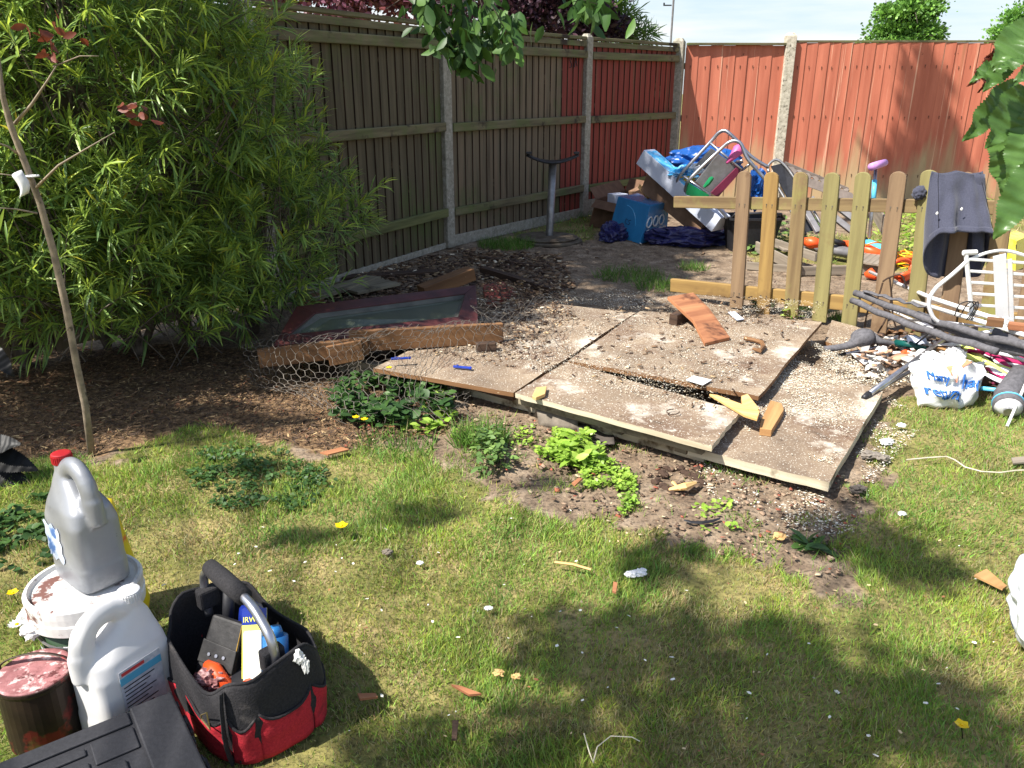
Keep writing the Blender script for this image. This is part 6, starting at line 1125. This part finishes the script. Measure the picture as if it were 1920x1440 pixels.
for u0,u1,h in ((.505,.62,.10),(.62,.74,.11),(.74,.86,.115),(.865,.95,.12),(.95,1.045,.125),(1.05,1.16,.12)): pocket(u0,u1,h)
s=MB(); s.tube([wall(.862,k/6,.014) for k in range(7)],.009,6,flat=.4); part(root,'strap',s,'tool_black')
s=MB(); s.tube([wall(k/60,1)+V(0,0,.002) for k in range(60)],.004,6,closed=True); part(root,'rim_piping',s,'tool_black',smooth=True)
s=MB(); hp=smooth_path([bl_(-.165,0,.16),bl_(-.165,0,.25),bl_(-.145,0,0.285),bl_(-.09,0,0.315),bl_(.06,0,0.315),bl_(.13,0,0.285),bl_(.16,0,.25),bl_(.165,0,.16)],6); s.tube(hp,.0105,14); part(root,'handle_bar',s,'steel',smooth=True)
s=MB(); s.tube([bl_(x,0,0.316) for x in (-.115,-.06,0,.05)],[.019,.021,.021,.019],14); part(root,'grip',s,'tool_black',smooth=True)
s=MB(); w0=wall(.80,.80,.02); s.tube([w0,w0+e1*.035+V(0,0,.03),w0+e1*.04+V(0,0,-.01),w0+V(0,0,-.01)],.0018,5,closed=True); part(root,'tape_hook',s,'brass')
for q in (.15,-.155): s=MB(); s.box(bl_(q,0,.215),.03,.05,.05,R=Matrix((e1,e2,V(0,0,1))).transposed()); part(root,'handle_mount',s,'tool_black',bevel=.006)
def rotM(p,rz,rx,ry=0): return Matrix.Translation(p)@Matrix.Rotation(rz,4,'Z')@Matrix.Rotation(rx,4,'X')@Matrix.Rotation(ry,4,'Y')
# pouch
p=bl_(-.03,-.035,.135); M=rotM(p,-.35,.95); root2=thing('leather_pouch','black leather pouch with yellow stitching inside the tool bag','pouch',p); s=MB(); s.prism([M@V(x,y,-.012) for x,y in ((-.05,-.08),(.03,-.085),(.052,-.05),(.045,.08),(-.045,.085))],(M.to_3x3()@V(0,0,.028))); part(root2,'pouch_body',s,'leather_black',bevel=.006)
s=MB(); s.prism([M@V(x,y,.017) for x,y in ((-.048,-.02),(.05,-.03),(.047,.02),(-.047,.03))],(M.to_3x3()@V(0,0,.004))); part(root2,'flap',s,'leather_black',bevel=.002)
s=MB()
for x in (-.02,.0,.02): s.tube([M@V(x,.0,.022),M@V(x,.0,.024)],.004,10)
part(root2,'stud',s,'steel'); s=MB(); s.tube([M@V(x,y,.0165) for x,y in ((-.045,-.075),(.026,-.080),(.047,-.048),(.041,.075))],.0012,4); part(root2,'stitching',s,'stitch')
# blister card
p=bl_(.045,.01,.175); M=rotM(p,.12,1.0,-.12); root2=thing('blister_card','yellow and navy blister pack card standing upright in the tool bag','blister card',p); s=MB(); s.prism([M@V(x,y,0) for x,y in ((-.028,-.09),(.028,-.09),(.028,.085),(-.028,.085))],M.to_3x3()@V(0,0,.0015)); part(root2,'card',s,'card_yellow')
s=MB(); s.prism([M@V(x,y,.0016) for x,y in ((-.028,.050),(.028,.050),(.028,.085),(-.028,.085))],M.to_3x3()@V(0,0,.0008)); part(root2,'header',s,'card_navy')
s=MB(); s.box((0,-.02,.008),.042,.115,.016); s.v=[M@v for v in s.v]; part(root2,'blister',s,'blister',bevel=.005)
t=text_mb('IRWIN',.0165); t.v=[M@V(v.x-.026,v.y+.056,.0028+v.z) for v in t.v]; part(root2,'lettering',t,'card_yellow')
# other tools
s=MB(); s.tube([bl_(.09,.03,.12),bl_(.07,.05,.2)],[.03,.028],14); s.tube([bl_(.07,.05,.2),bl_(.065,.055,.22)],[.02,.012],12); solo('blue_drill',s,'tool_blue','blue tool body beside the blister card in the tool bag','tool',smooth=True)
s=MB(); s.tube([bl_(-.08,.05,.10),bl_(-.06,.06,.19),bl_(-.02,.05,.2)],[.026,.03,.022],12); solo('navy_case',s,'card_navy','dark blue tool case at the back of the tool bag','tool case',smooth=True)
s=MB(); s.tube([bl_(.06,-.06,.10),bl_(.0,-.07,.135),bl_(-.03,-.07,.13)],[.014,.018,.012],10); s.tube([bl_(.08,-.03,.12),bl_(.12,-.05,.13)],[.014,.012],10); solo('pliers',s,'orange_plastic','orange handled pliers at the front of the tool bag','pliers',smooth=True)
s=MB(); s.blob(bl_(.01,-.085,.11),(.04,.02,.03),amp=.4,seed=2,sub=4); solo('cloth_rag',s,'tin_lid','pale pink rag at the front of the tool bag','rag')
s=MB(); s.tube([bl_(-.13,.02,.1),bl_(-.12,.04,.235)],[.012,.015],10); s.tube([bl_(-.12,.04,.235),bl_(-.10,.045,.25)],[.016,.012],10); solo('torch',s,'black_plastic','black torch standing at the back end of the tool bag','torch',smooth=True)
s=MB(); s.blob(wall(.02,.95,.012),(.010,.007,.016),amp=.5,seed=22,sub=3); s.blob(wall(.025,.85,.018),(.007,.005,.018),amp=.5,seed=23,sub=3); solo('glue_rag',s,'white_paint','torn white scrap hanging on the right end of the tool bag','rag')
s=MB(); s.box(bl_(.04,.0,.07),.25,.17,.10,R=Matrix((e1,e2,V(0,0,1))).transposed()); solo('tool_tray',s,'black_plastic','dark jumble of tools filling the bottom of the tool bag','tools',bevel=.02)
# ---------------- black case ----------------
K1=G(321,1296,.13); K2=G(402,1450,.13); K0=G(0,1424,.13); ea=(K0-K1); ea.z=0; ea.normalize(); eb=(K2-K1); eb.z=0; eb=(eb-ea*eb.dot(ea)).normalized()
root=thing('black_tool_case','black plastic tool case with grooved lid cut off by the bottom left corner','tool case',K1+ea*.24+eb*.16-V(0,0,.13))
def kc(a,b_,z): return V(K1.x,K1.y,0)+ea*a+eb*b_+V(0,0,z)
def kbox(a0,a1,b0,b1,z0,z1,nm,m_='case_black',bev=.006):
    s=MB(); s.hexa([kc(a0,b0,z0),kc(a1,b0,z0),kc(a1,b1,z0),kc(a0,b1,z0),kc(a0,b0,z1),kc(a1,b0,z1),kc(a1,b1,z1),kc(a0,b1,z1)]); part(root,nm,s,m_,bevel=bev)
kbox(.005,.475,.005,.325,.0,.075,'lower_shell'); kbox(0,.48,0,.33,.078,.122,'lid')
kbox(.0,.085,.0,.33,.1225,.131,'lid_end_ridge'); kbox(.09,.475,.005,.045,.1225,.128,'lid_ridge'); kbox(.09,.17,.055,.12,.1225,.127,'lid_ridge'); kbox(.09,.475,.20,.26,.1225,.129,'lid_ridge')
kbox(.18,.44,.062,.082,.1225,.1275,'lid_ridge'); kbox(.18,.44,.105,.125,.1225,.1275,'lid_ridge'); kbox(.12,.16,.14,.19,.1225,.129,'lid_ridge'); kbox(.2,.46,.15,.17,.1225,.128,'lid_ridge')
kbox(-.012,.0,.06,.12,.05,.11,'latch'); kbox(-.012,.0,.2,.26,.05,.11,'latch')
for b_ in (.03,.09,.15,.21,.27): kbox(-.004,.0,b_,b_+.02,.09,.124,'rib',bev=.001)
# ---------------- sack at the right edge ----------------
c=V(1.46,1.64,0); root=thing('rubble_sack','bulging white plastic sack with navy print standing at the right edge','sack',c); s=MB()
s.blob(c+V(0,0,.13),(.205,.21,.165),amp=.10,fr=1.5,seed=31,sub=6,flat=0.0); part(root,'sack_skin',s,mat('sack_print',S(224,226,230),S(200,204,212),scale=6,rough=.35,bump=.6,dist=.02,spots=[(S(44,60,130),4.5,.53,.02)]),smooth=True)
s=MB(); s.tube([c+V(-.17,0,.22),c+V(-.21,-.02,.25),c+V(-.215,-.03,.23)],.004,6); part(root,'tie_string',s,'sky_plastic')
